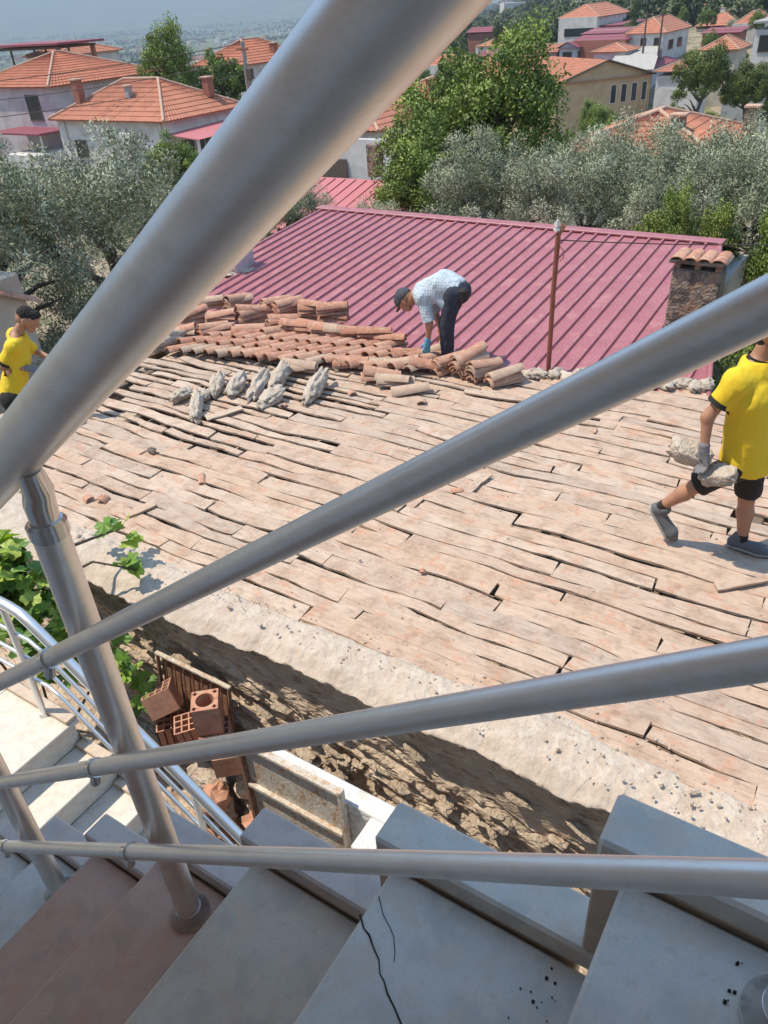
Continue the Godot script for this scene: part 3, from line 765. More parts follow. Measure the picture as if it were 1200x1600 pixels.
	# shards of tile and stones lying on the boards
	var sh = [[-5.04, -4.28, 0.17, 0.045, 0.75, "orange half tile shard lying on the boards left of centre"], [-5.6, -3.55, 0.1, 0.07, 0.3, "orange broken tile piece near the vine tip"], [-5.72, -3.5, 0.09, 0.06, 1.3, "second broken tile piece beside the vine tip"], [-2.79, -5.25, 0.1, 0.05, 2.2, "pointed orange shard by the upright loose board"], [-2.45, -4.03, 0.05, 0.03, 0.4, "small orange tile chip near the roof centre"], [-5.4, -6.0, 0.07, 0.05, 0.2, "reddish tile chip among the mortar lumps"], [-4.05, -6.8, 0.13, 0.07, 0.5, "broken tile lying before the short stacks"], [-4.9, -6.65, 0.07, 0.06, 0.9, "square tile chip below the lone stack"], [-2.1, -7.0, 0.12, 0.02, 0.2, "thin orange shard on the far right boards"], [-5.68, -5.95, 0.1, 0.045, 1.2, "upright brown tile shard among the mortar lumps"]]
	for i in sh.size():
		var a = sh[i]
		var m = tile_mesh(a[2], a[3], a[3] * 0.9, 0.013, 1.9)
		var o = obj("tile_shard", m, M["tile%d" % [1, 0, 1, 1, 0, 1, 2, 1, 1, 2][i]])
		o.position = Vector3(a[0], deck_y(a[1]) + 0.012 - a[3] * 0.45, a[1])
		o.rotation = Vector3(rng.randf_range(-0.1, 0.1), a[4], rng.randf_range(-0.3, 0.3))
		tag(o, a[5], "tile", "tile shards on the boards")
	for a in [[-5.9, -4.46, 0.05, "dark grey stone lying on the left boards"], [-5.95, -5.2, 0.035, "small mossy stone by the mortar lumps"], [-6.25, -5.95, 0.04, "small olive brown stone above the lumps"]]:
		var o = obj("loose_stone", lump_mesh(Vector3(a[2], a[2] * 0.7, a[2] * 0.8), a[0], 0.4, 7), M.chimney)
		o.position = Vector3(a[0], deck_y(a[1]) + a[2] * 0.55, a[1])
		tag(o, a[3], "stone")

# ---------------------------------------------------------------- the neighbour's plum metal roof
func metal_y(z): return -4.6417 - 0.08333 * z
func build_metal_house():
	var t = thing("metal_roof_house", "house under the wide plum ribbed metal roof", "house")
	var L = -10.15
	var rx = func(z): return lerpf(-1.32, -2.3, (-8.5 - z) / 4.7)
	var zn = func(x): return maxf(-8.1, -8.1) if x > -8.0 else -7.6
	var ridge_z = -13.2
	var s = ns()
	var n = 24
	for i in n:
		var z0 = lerpf(-7.6, ridge_z, float(i) / n)
		var z1 = lerpf(-7.6, ridge_z, float(i + 1) / n)
		quad(s, Vector3(L, metal_y(z0), z0), Vector3(rx.call(z0), metal_y(z0), z0), Vector3(rx.call(z1), metal_y(z1), z1), Vector3(L, metal_y(z1), z1), Vector3.UP)
	var roof = obj("roof", s.commit(), M.plum, t)
	var k = 0
	var x = L + 0.1
	while x < -1.3:
		var zf = -7.62
		var zb = ridge_z + 0.03
		if x > -2.3: zb = -8.5 - (x + 1.32) / (-0.98) * 4.7
		var m = Vector3(x, metal_y((zf + zb) / 2), (zf + zb) / 2)
		var sl = sqrt(1 + 0.08333 * 0.08333)
		var rs = ns()
		var hl = (zf - zb) * sl / 2
		# trapezoid rib
		var pr = [Vector3(-0.03, 0.0, 0), Vector3(-0.016, 0.036, 0), Vector3(0.016, 0.036, 0), Vector3(0.03, 0.0, 0)]
		for j in 3:
			quad(rs, pr[j] + Vector3(0, 0, hl), pr[j + 1] + Vector3(0, 0, hl), pr[j + 1] - Vector3(0, 0, hl), pr[j] - Vector3(0, 0, hl), Vector3([-1, 0, 1][j], 0.5, 0))
		quad(rs, pr[0] + Vector3(0, 0, hl), pr[1] + Vector3(0, 0, hl), pr[2] + Vector3(0, 0, hl), pr[3] + Vector3(0, 0, hl), Vector3.BACK)
		var o = obj("rib", rs.commit(), M.plumrib, roof, m)
		o.rotation.x = atan(0.08333)
		x += 0.222
		k += 1
	# ridge flashing and right verge
	s = ns()
	box(s, Vector3((L - 2.3) / 2, metal_y(ridge_z) + 0.03, ridge_z - 0.06), Vector3(7.95, 0.04, 0.24), 0.01)
	obj("ridge_cap", s.commit(), M.plumrib, t)
	obj("verge", tube_mesh([Vector3(-1.31, metal_y(-8.5) + 0.01, -8.45), Vector3(-2.3, metal_y(ridge_z) + 0.02, ridge_z)], 0.035, 6), M.plumrib, t)
	# far slope beyond the ridge
	s = ns()
	quad(s, Vector3(L, metal_y(ridge_z) - 0.005, ridge_z - 0.1), Vector3(-2.3, metal_y(ridge_z) - 0.005, ridge_z - 0.1), Vector3(-2.3, metal_y(ridge_z) - 0.9, ridge_z - 3.0), Vector3(L, metal_y(ridge_z) - 0.9, ridge_z - 3.0), Vector3(0, 1, -0.3))
	obj("far_slope", s.commit(), M.plum, t)
	s = ns()
	box(s, Vector3(-6.0, -5.6, -12.2), Vector3(7.6, 2.6, 6.6))
	obj("wall", s.commit(), M.wall_white, t)
	# fascia at the right front corner
	s = ns()
	box(s, Vector3(-1.42, -4.12, -8.55), Vector3(0.3, 0.3, 0.5), 0.0)
	obj("fascia", s.commit(), M.plumflat, t)
	# chimney with a cap of barrel tiles, sooty render
	var ch = obj("chimney", box_mesh(Vector3(0.58, 0.92, 0.32), 0.02), M.chimney, t, Vector3(-1.92, -3.42, -9.96))
	obj("chimney_slab", box_mesh(Vector3(0.68, 0.05, 0.42), 0.015), M.chimney, ch, Vector3(0, 0.56, 0))
	for sx in [-1, 0, 1]: obj("chimney_brick", box_mesh(Vector3(0.07, 0.08, 0.3), 0.01), M.chimney, ch, Vector3(sx * 0.24, 0.499, 0))
	var tm = tile_mesh(0.45, 0.085, 0.075, 0.014)
	for i in 4: obj("cap_tile", tm, M["tile%d" % [1, 0, 1, 0][i]], ch, Vector3(-0.24 + i * 0.16, 0.575, 0.0)).scale.y = 0.6
	# low pale chimney block on the left, half behind the handrail
	var c2 = obj("chimney", box_mesh(Vector3(0.42, 0.62, 0.5), 0.02), M.wall_lilac, t, Vector3(-9.62, -3.5, -10.0))
	obj("chimney_foot", lump_mesh(Vector3(0.34, 0.08, 0.36), 4.0, 0.3, 8), M.lump, c2, Vector3(-0.05, -0.3, 0.05))
	# rusty antenna pole of the roof with porcelain insulators and its wire
	var p = thing("rusty_pole", "rusty red pipe pole with white insulators at the roof edge", "pole", Vector3(-3.16, -3.9, -8.34))
	obj("pole", tube_mesh([Vector3(0, 0, 0), Vector3(0.0, 0.95, 0.0), Vector3(0.015, 1.62, 0.0)], 0.029, 12), M.rustpole, p)
	obj("head_plate", box_mesh(Vector3(0.05, 0.16, 0.03), 0.005), M.rust, p, Vector3(0.04, 1.66, 0)).rotation.z = -0.5
	obj("insulator", tube_mesh([Vector3(0, 1.66, 0), Vector3(0, 1.69, 0), Vector3(0, 1.70, 0), Vector3(0, 1.73, 0), Vector3(0, 1.74, 0), Vector3(0, 1.77, 0)], [0.04, 0.045, 0.022, 0.04, 0.035, 0.012], 12), M.porcelain, p)
	obj("bracket", tube_mesh([Vector3(0.03, 1.5, 0), Vector3(0.09, 1.46, 0.02), Vector3(0.1, 1.38, 0.02), Vector3(0.06, 1.34, 0.02)], 0.006, 6), M.rust, p)
	var w = []
	for i in 13:
		var u = i / 12.0
		w.append(Vector3(-3.14, -2.34, -8.34).lerp(Vector3(2.0, -3.0, -13.6), u) + Vector3(0, -0.55 * u * (1 - u), 0))
	tag(obj("wire", tube_mesh(w, 0.007, 5), M.cable), "reddish wire sagging from the rusty pole to the right", "wire")
	# rubble line where the plum roof meets the boards
	var ml = []
	for i in 4: ml.append(lump_mesh(Vector3(0.13, 0.06, 0.08), i * 3.1 + 20.0, 0.45, 9))
	for i in 15:
		var xx = -3.3 + i * 0.14 + rng.randf_range(-0.05, 0.05)
		var o = obj("ridge_mortar", ml[i % 4], M.lump if i % 3 else M.mortar, t, Vector3(xx, deck_y(back_z(xx)) + 0.03, back_z(xx) - 0.1 + rng.randf_range(-0.08, 0.08)))
		o.rotation.y = rng.randf() * 6.0

# ---------------------------------------------------------------- the narrow yard
func hollow_brick(size, nx, ny, wall = 0.011):
	# a brick with nx x ny holes running along y
	var s = ns()
	var hx = size.x / 2
	var hz = size.z / 2
	for i in nx + 1: box(s, Vector3(-hx + wall / 2 + (size.x - wall) * i / nx, 0, 0), Vector3(wall, size.y, size.z), 0.0)
	for j in ny + 1: box(s, Vector3(0, 0, -hz + wall / 2 + (size.z - wall) * j / ny), Vector3(size.x - 0.001, size.y - 0.001, wall), 0.0)
	return s.commit()
func build_yard():
	var g = ns()
	box(g, Vector3(-3.0, -5.5, -1.6), Vector3(13, 0.2, 3.4))
	tag(obj("yard_ground", g.commit(), M.mudwall), "", "", "", "structure")
	# bricks piled by the wall
	var base = Vector3(-3.5, -4.46, -2.5)
	var pile = [[Vector3(-3.42, -4.62, -2.5), 0.75, Vector3(0, 0, 0)], [Vector3(-3.22, -4.66, -2.42), 0.72, Vector3(0, 0, 0)], [Vector3(-3.64, -4.64, -2.46), 0.8, Vector3(0, 0, 0.1)], [Vector3(-3.98, -4.52, -2.5), 0.75, Vector3(-0.35, 0, 0.3)], [Vector3(-3.7, -4.9, -2.5), 0.7, Vector3(0, 0, 0)], [Vector3(-3.95, -4.85, -2.5), 0.8, Vector3(0, 0, 0)]]
	var labels = ["hollow red brick under the round-holed block, holes upward", "hollow red brick at the right foot of the block", "hollow red brick at the left foot of the block", "tilted hollow red brick among weeds at the wall"]
	var bm = hollow_brick(Vector3(0.235, 0.2, 0.19), 4, 3)
	for i in pile.size():
		var o = obj("hollow_brick", bm, M.brick)
		o.position = pile[i][0]
		o.rotation = Vector3(pile[i][2].x, pile[i][1], pile[i][2].z)
		tag(o, labels[i] if i < labels.size() else "hollow red brick low in the pile beside the stairs", "brick", "bricks piled by the old wall")
	for i in 16:
		var o = obj("rubble_stone", lump_mesh(Vector3(rng.randf_range(0.08, 0.17), rng.randf_range(0.05, 0.1), rng.randf_range(0.08, 0.14)), i * 1.3 + 60.0, 0.35, 8, 0.7), [M.stone, M.lump, M.brick, M.mudwall][i % 4])
		o.position = Vector3(-3.65 + (i % 6) * 0.17, -5.36 + int(i / 6) * 0.17, -2.5 + (i % 3) * 0.13)
		o.rotation = Vector3(0, i * 1.7, 0)
		tag(o, "%s rubble lump in the debris under the flue block" % ["tan stone", "pale mortar", "red brick", "brown earth"][i % 4], "rubble", "debris under the flue block")
	# square block with one round flue hole and four small corner holes
	var c := CSGBox3D.new()
	c.size = Vector3(0.2, 0.27, 0.2)
	c.material = M.brick
	var hole := CSGCylinder3D.new()
	hole.radius = 0.068
	hole.height = 0.5
	hole.sides = 28
	hole.operation = CSGShape3D.OPERATION_SUBTRACTION
	hole.material = M.brick
	c.add_child(hole)
	for sx in [-1, 1]:
		for sz in [-1, 1]:
			var q := CSGBox3D.new()
			q.size = Vector3(0.028, 0.5, 0.028)
			q.position = Vector3(sx * 0.074, 0, sz * 0.074)
			q.rotation.y = PI / 4
			q.operation = CSGShape3D.OPERATION_SUBTRACTION
			q.material = M.brick
			c.add_child(q)
	c.name = "flue_block"
	c.position = Vector3(-3.45, -4.38, -2.5)
	c.rotation.y = 0.72
	add_child(c)
	tag(c, "square terracotta flue block with a round hole standing on bricks", "brick")
	# rusty window grate leaning on the wall
	var gr = thing("iron_grate", "brown iron window grate leaning on the stone wall", "grate", Vector3(-3.78, -4.95, -2.66))
	obj("top_bar", box_mesh(Vector3(0.8, 0.022, 0.035), 0.003), M.rustpanel, gr, Vector3(0, 0.68, -0.04))
	obj("bottom_bar", box_mesh(Vector3(0.8, 0.03, 0.03), 0.003), M.rust, gr, Vector3(0, 0.02, 0.06))
	for sx in [-0.385, 0.385]: obj("side_bar", tube_mesh([Vector3(sx, 0.02, 0.06), Vector3(sx, 0.67, -0.04)], 0.016, 6), M.rust, gr)
	for i in 7: obj("bar", tube_mesh([Vector3(-0.3 + i * 0.1, 0.02, 0.06), Vector3(-0.3 + i * 0.1, 0.67, -0.04)], 0.006, 6), M.rust, gr)
	obj("sheet", box_mesh(Vector3(0.74, 0.66, 0.006)), M.rust, gr, Vector3(0, 0.34, -0.02)).rotation.x = -0.152
	# rusty sheet gate
	var gt = thing("sheet_gate", "rust stained cream sheet metal gate panel", "gate", Vector3(-2.43, -5.35, -2.24))
	obj("panel", box_mesh(Vector3(0.8, 1.3, 0.006)), M.rustpanel, gt, Vector3(0, 0.66, -0.012))
	for a in [[Vector3(0, 1.3, 0.004), Vector3(0.86, 0.03, 0.05)], [Vector3(0, 0.86, 0.01), Vector3(0.8, 0.035, 0.035)], [Vector3(0, 0.03, 0.004), Vector3(0.86, 0.04, 0.04)]]:
		obj("cross_bar", box_mesh(a[1], 0.004), M.rustpanel, gt, a[0])
	for sx in [-0.42, 0.42]: obj("stile", box_mesh(Vector3(0.035, 1.33, 0.045), 0.004), M.rust if sx < 0 else M.rustpanel, gt, Vector3(sx, 0.665, 0.004))
	gt.rotation.y = 0.0
	# white low wall behind the gate
	var ww = thing("low_wall", "whitewashed low wall beside the rusty gate", "wall", Vector3(-2.0, -5.4, -2.34))
	obj("wall", box_mesh(Vector3(1.84, 1.22, 0.13), 0.012), M.paintwhite, ww, Vector3(-0.02, 0.61, 0.0))
	obj("pier", box_mesh(Vector3(0.34, 1.1, 0.3), 0.015), M.paintwhite, ww, Vector3(0.36, 0.55, 0.13))
	obj("pier_cap", box_mesh(Vector3(0.42, 0.09, 0.36), 0.02), M.paintwhite, ww, Vector3(0.38, 1.15, 0.12))
	build_vine()
func leaf_mesh(kind, seed_):
	# a lobed leaf lying in xz, tip towards +z, folded along its middle
	var r := RandomNumberGenerator.new()
	r.seed = seed_
	var pts = []
	var n = 16
	for i in n + 1:
		var a = PI * 2.0 * i / n
		var lobes = absf(sin(a * 2.5 + PI / 2))
		var rad = 0.6 + 0.4 * lobes if kind == "vine" else 0.45 + 0.55 * pow(absf(sin(a * 1.5 + PI / 2)), 0.7)
		if i == 0 or i == n: rad = 0.22
		var p = Vector3(sin(a + PI) * rad * 0.62, 0, cos(a + PI) * rad * 0.62 + 0.2)
		p.y = 0.22 * absf(p.x) + 0.09 * sin(p.z * 4.0 + r.randf()) + r.randf_range(-0.03, 0.03)
		pts.append(p)
	var s = ns()
	var c = Vector3(0, 0.02, 0.15)
	for i in n:
		var nn = (pts[i] - c).cross(pts[i + 1] - c).normalized()
		if nn.y < 0: nn = -nn
		tri(s, c, pts[i], pts[i + 1], nn)
	return s.commit()
func plain_leaf(c, back):
	var m := StandardMaterial3D.new()
	m.albedo_color = c
	m.roughness = 0.55
	m.cull_mode = BaseMaterial3D.CULL_DISABLED
	m.backlight_enabled = true
	m.backlight = back
	return m
func build_vine():
	var mats = [plain_leaf(lin(0.13, 0.24, 0.035), Color(0.4, 0.5, 0.12)), plain_leaf(lin(0.19, 0.31, 0.04), Color(0.5, 0.6, 0.12)), plain_leaf(lin(0.075, 0.16, 0.03), Color(0.3, 0.42, 0.1)), plain_leaf(lin(0.28, 0.36, 0.06), Color(0.5, 0.6, 0.15))]
	var ms = []
	for i in 4: ms.append(leaf_mesh("vine", i + 5))
	var t = thing("grape_vine", "leafy green grape vine beside the sunlit railing", "vine", Vector3(-5.3, -5.4, -2.2))
	var stems = [[Vector3(0, 0, 0), Vector3(0.1, 1.0, -0.05), Vector3(0.3, 1.7, -0.1), Vector3(0.6, 2.1, -0.3)], [Vector3(0.02, 0.05, 0), Vector3(-0.2, 0.9, 0.1), Vector3(-0.3, 1.8, 0.0)], [Vector3(0.05, 0.0, -0.1), Vector3(0.6, 0.8, -0.2), Vector3(1.1, 1.2, -0.2)], [Vector3(0.3, 1.7, -0.1), Vector3(0.75, 1.95, -0.45), Vector3(1.05, 1.88, -0.6)], [Vector3(0.6, 2.1, -0.3), Vector3(0.6, 2.0, -0.7), Vector3(0.45, 1.83, -1.0)]]
	for st in stems: obj("stem", tube_mesh(st, [0.016, 0.01, 0.007, 0.004].slice(0, st.size()), 6), M.bark, t)
	var fo = obj("foliage", crown_mesh(81, 60, 60, Vector3(0.52, 0.55, 0.3), 0.1, 0.08, [Color(0.1, 0.17, 0.03), Color(0.15, 0.24, 0.04), Color(0.07, 0.12, 0.025)]), M.leaf_green, t, Vector3(-0.05, 1.05, -0.05))
	fo.set_meta("kind", "stuff")
	var blobs = [[Vector3(-0.15, 1.9, 0.0), 0.34, 55], [Vector3(0.25, 1.95, -0.1), 0.3, 55], [Vector3(0.45, 1.6, 0.0), 0.3, 45], [Vector3(0.05, 1.5, 0.1), 0.34, 50], [Vector3(0.5, 1.15, -0.05), 0.3, 40], [Vector3(0.95, 1.15, -0.25), 0.2, 22], [Vector3(1.15, 0.85, -0.3), 0.18, 16], [Vector3(0.95, 1.9, -0.55), 0.1, 6], [Vector3(0.62, 1.98, -0.75), 0.16, 8]]
	for b in blobs:
		for i in b[2]:
			var d = Vector3(rng.randfn(), rng.randfn() * 0.8, rng.randfn()).normalized() * b[1] * pow(rng.randf(), 0.4)
			var o = obj("leaf", ms[rng.randi_range(0, 3)], mats[rng.randi_range(0, 3)], t, b[0] + d)
			o.rotation = Vector3(rng.randf_range(-0.7, 0.9), rng.randf() * TAU, rng.randf_range(-0.6, 0.6))
			o.scale = Vector3.ONE * rng.randf_range(0.09, 0.17)

# ---------------------------------------------------------------- people
func blob(s, prims, cell, k, cuts = [], fold = 0.0, fold_f = 60.0):
	# tapered capsules [a, b, ra, rb] joined smoothly and meshed as surface nets
	var lo = Vector3.INF
	var hi = -Vector3.INF
	for p in prims:
		var r = maxf(p[2], p[3]) + cell * 4 + k
		lo = lo.min(p[0].min(p[1]) - Vector3.ONE * r)
		hi = hi.max(p[0].max(p[1]) + Vector3.ONE * r)
	var nx = int((hi.x - lo.x) / cell) + 2
	var ny = int((hi.y - lo.y) / cell) + 2
	var nz = int((hi.z - lo.z) / cell) + 2
	var F := PackedFloat32Array()
	F.resize(nx * ny * nz)
	F.fill(1.0)
	for p in prims:
		var a: Vector3 = p[0]
		var b: Vector3 = p[1]
		var ra: float = p[2]
		var rb: float = p[3]
		var ab = b - a
		var l2 = maxf(ab.length_squared(), 1e-9)
		var pad = maxf(ra, rb) + cell * 3 + k
		var l = (a.min(b) - Vector3.ONE * pad - lo) / cell
		var h = (a.max(b) + Vector3.ONE * pad - lo) / cell
		for z in range(maxi(int(l.z), 0), mini(int(h.z) + 1, nz)):
			for y in range(maxi(int(l.y), 0), mini(int(h.y) + 1, ny)):
				var idx = (z * ny + y) * nx
				for x in range(maxi(int(l.x), 0), mini(int(h.x) + 1, nx)):
					var q = lo + Vector3(x, y, z) * cell - a
					var t = clampf(q.dot(ab) / l2, 0.0, 1.0)
					var d = (q - ab * t).length() - (ra + (rb - ra) * t)
					var f = F[idx + x]
					var hh = maxf(k - absf(f - d), 0.0) / k
					F[idx + x] = minf(f, d) - hh * hh * k * 0.25
	if cuts.size() > 0 or fold > 0.0:
		for z in nz:
			for y in ny:
				for x in nx:
					var i = (z * ny + y) * nx + x
					var f = F[i]
					if f > 0.1: continue
					var q = lo + Vector3(x, y, z) * cell
					if fold > 0.0 and absf(f) < 0.05: f += fold * noise.get_noise_3d(q.x * fold_f * 1.4, q.y * fold_f, q.z * fold_f * 1.4)
					for c in cuts:
						if c is Plane: f = maxf(f, c.distance_to(q))
						elif Geometry3D.get_closest_point_to_segment(q, c[1], c[2]).distance_to(q) < c[3]: f = maxf(f, c[0].distance_to(q))
					F[i] = f
	var V := PackedInt32Array()
	V.resize(F.size())
	V.fill(-1)
	var pos := PackedVector3Array()
	var nor := PackedVector3Array()
	var off = [0, 1, nx, nx + 1, nx * ny, nx * ny + 1, nx * ny + nx, nx * ny + nx + 1]
	var edges = [[0, 1], [2, 3], [4, 5], [6, 7], [0, 2], [1, 3], [4, 6], [5, 7], [0, 4], [1, 5], [2, 6], [3, 7]]
	for z in nz - 1:
		for y in ny - 1:
			for x in nx - 1:
				var i = (z * ny + y) * nx + x
				if absf(F[i]) > cell * 2.2: continue
				var neg = 0
				for o in off:
					if F[i + o] < 0: neg += 1
				if neg == 0 or neg == 8: continue
				var sum = Vector3.ZERO
				var cnt = 0
				for e in edges:
					var fa = F[i + off[e[0]]]
					var fb = F[i + off[e[1]]]
					if (fa < 0) == (fb < 0): continue
					var t = fa / (fa - fb)
					var pa = Vector3(e[0] & 1, (e[0] >> 1) & 1, e[0] >> 2)
					var pb = Vector3(e[1] & 1, (e[1] >> 1) & 1, e[1] >> 2)
					sum += pa.lerp(pb, t)
					cnt += 1
				V[i] = pos.size()
				pos.append(lo + (Vector3(x, y, z) + sum / cnt) * cell)
				var g = Vector3(F[i + 1] + F[i + off[3]] + F[i + off[5]] + F[i + off[7]] - F[i] - F[i + off[2]] - F[i + off[4]] - F[i + off[6]], F[i + off[2]] + F[i + off[3]] + F[i + off[6]] + F[i + off[7]] - F[i] - F[i + 1] - F[i + off[4]] - F[i + off[5]], F[i + off[4]] + F[i + off[5]] + F[i + off[6]] + F[i + off[7]] - F[i] - F[i + 1] - F[i + off[2]] - F[i + off[3]])
				nor.append(g.normalized())
	var st = [1, nx, nx * ny]
	for z in range(1, nz - 1):
		for y in range(1, ny - 1):
			for x in range(1, nx - 1):
				var i = (z * ny + y) * nx + x
				if absf(F[i]) > cell * 2.2: continue
				for ax in 3:
					if (F[i] < 0) == (F[i + st[ax]] < 0): continue
					var u = st[(ax + 1) % 3]
					var v = st[(ax + 2) % 3]
					var q = [V[i], V[i - u], V[i - u - v], V[i - v]]
					if q[0] < 0 or q[1] < 0 or q[2] < 0 or q[3] < 0: continue
					smooth_tri(s, [pos[q[0]], pos[q[1]], pos[q[2]]], [nor[q[0]], nor[q[1]], nor[q[2]]])
					smooth_tri(s, [pos[q[0]], pos[q[2]], pos[q[3]]], [nor[q[0]], nor[q[2]], nor[q[3]]])
func head_prims(c, f, u):
	var sd = f.cross(u).normalized()
	return [[c + u * 0.025 - f * 0.035, c + u * 0.03 + f * 0.025, 0.092, 0.088], [c + f * 0.04 + u * 0.03, c + f * 0.05 - u * 0.075, 0.068, 0.046], [c + f * 0.055 - u * 0.085, c + f * 0.07 - u * 0.092, 0.034, 0.026],
		[c + f * 0.1 + u * 0.012, c + f * 0.122 - u * 0.026, 0.01, 0.015], [c + f * 0.094 - u * 0.058 + sd * 0.016, c + f * 0.094 - u * 0.058 - sd * 0.016, 0.009, 0.009], [c + f * 0.092 + u * 0.03 + sd * 0.035, c + f * 0.092 + u * 0.03 - sd * 0.035, 0.014, 0.014],
		[c + sd * 0.088 - f * 0.012 + u * 0.02, c + sd * 0.09 - f * 0.008 - u * 0.03, 0.014, 0.01], [c - sd * 0.088 - f * 0.012 + u * 0.02, c - sd * 0.09 - f * 0.008 - u * 0.03, 0.014, 0.01]]
func hand_prims(w, d, palm, side, curl, scale = 1.0):
	# wrist w, direction d of the hand, palm the way the palm faces, side towards the thumb
	var P = []
	P.append([w, w + d * 0.05 * scale + side * 0.012, 0.03 * scale, 0.026 * scale])
	P.append([w + d * 0.02 * scale - side * 0.015, w + d * 0.075 * scale - side * 0.026, 0.022 * scale, 0.018 * scale])
	P.append([w + d * 0.03 * scale, w + d * 0.085 * scale + side * 0.018, 0.022 * scale, 0.018 * scale])
	for i in 4:
		var b = w + (d * 0.085 + side * (0.032 - i * 0.0215)) * scale
		var L = [0.07, 0.078, 0.072, 0.056][i] * scale
		var d1 = (d + palm * curl * 0.7).normalized()
		var d2 = (d * (1.0 - curl * 0.6) + palm * curl * 1.5).normalized()
		P.append([b, b + d1 * L * 0.5, 0.0098 * scale, 0.0092 * scale])
		P.append([b + d1 * L * 0.5, b + d1 * L * 0.5 + d2 * L * 0.5, 0.0092 * scale, 0.0078 * scale])
	var tb = w + (d * 0.03 + side * 0.034) * scale
	var td = (d * 0.7 + side * 0.5 + palm * 0.5 * (0.4 + curl)).normalized()
	P.append([tb, tb + td * 0.034 * scale, 0.013 * scale, 0.011 * scale])
	P.append([tb + td * 0.034 * scale, tb + (td * 0.034 + (td + d * 0.5).normalized() * 0.028) * scale, 0.011 * scale, 0.009 * scale])
	return P
func shoe(parent, heel, toe, up):
	var d = (toe - heel).normalized()
	var side = d.cross(up).normalized()
	var s = ns()
	blob(s, [[heel + up * 0.045, toe - d * 0.09 + up * 0.045, 0.044, 0.05], [toe - d * 0.09 + up * 0.042, toe - d * 0.035 + up * 0.034, 0.048, 0.036], [heel + up * 0.06 + d * 0.01, heel + up * 0.11 + d * 0.03, 0.043, 0.044]], 0.009, 0.03, [Plane(-up, -(heel + up * 0.012).dot(up))])
	var o = obj("shoe", s.commit(), M.shoe, parent)
	s = ns()
	blob(s, [[heel + up * 0.03, toe - d * 0.09 + up * 0.03, 0.047, 0.055], [toe - d * 0.09 + up * 0.03, toe - d * 0.035 + up * 0.03, 0.053, 0.04]], 0.009, 0.02, [Plane(up, (heel + up * 0.028).dot(up)), Plane(-up, -(heel + up * 0.002).dot(up))])
	obj("sole", s.commit(), M.sole, o)
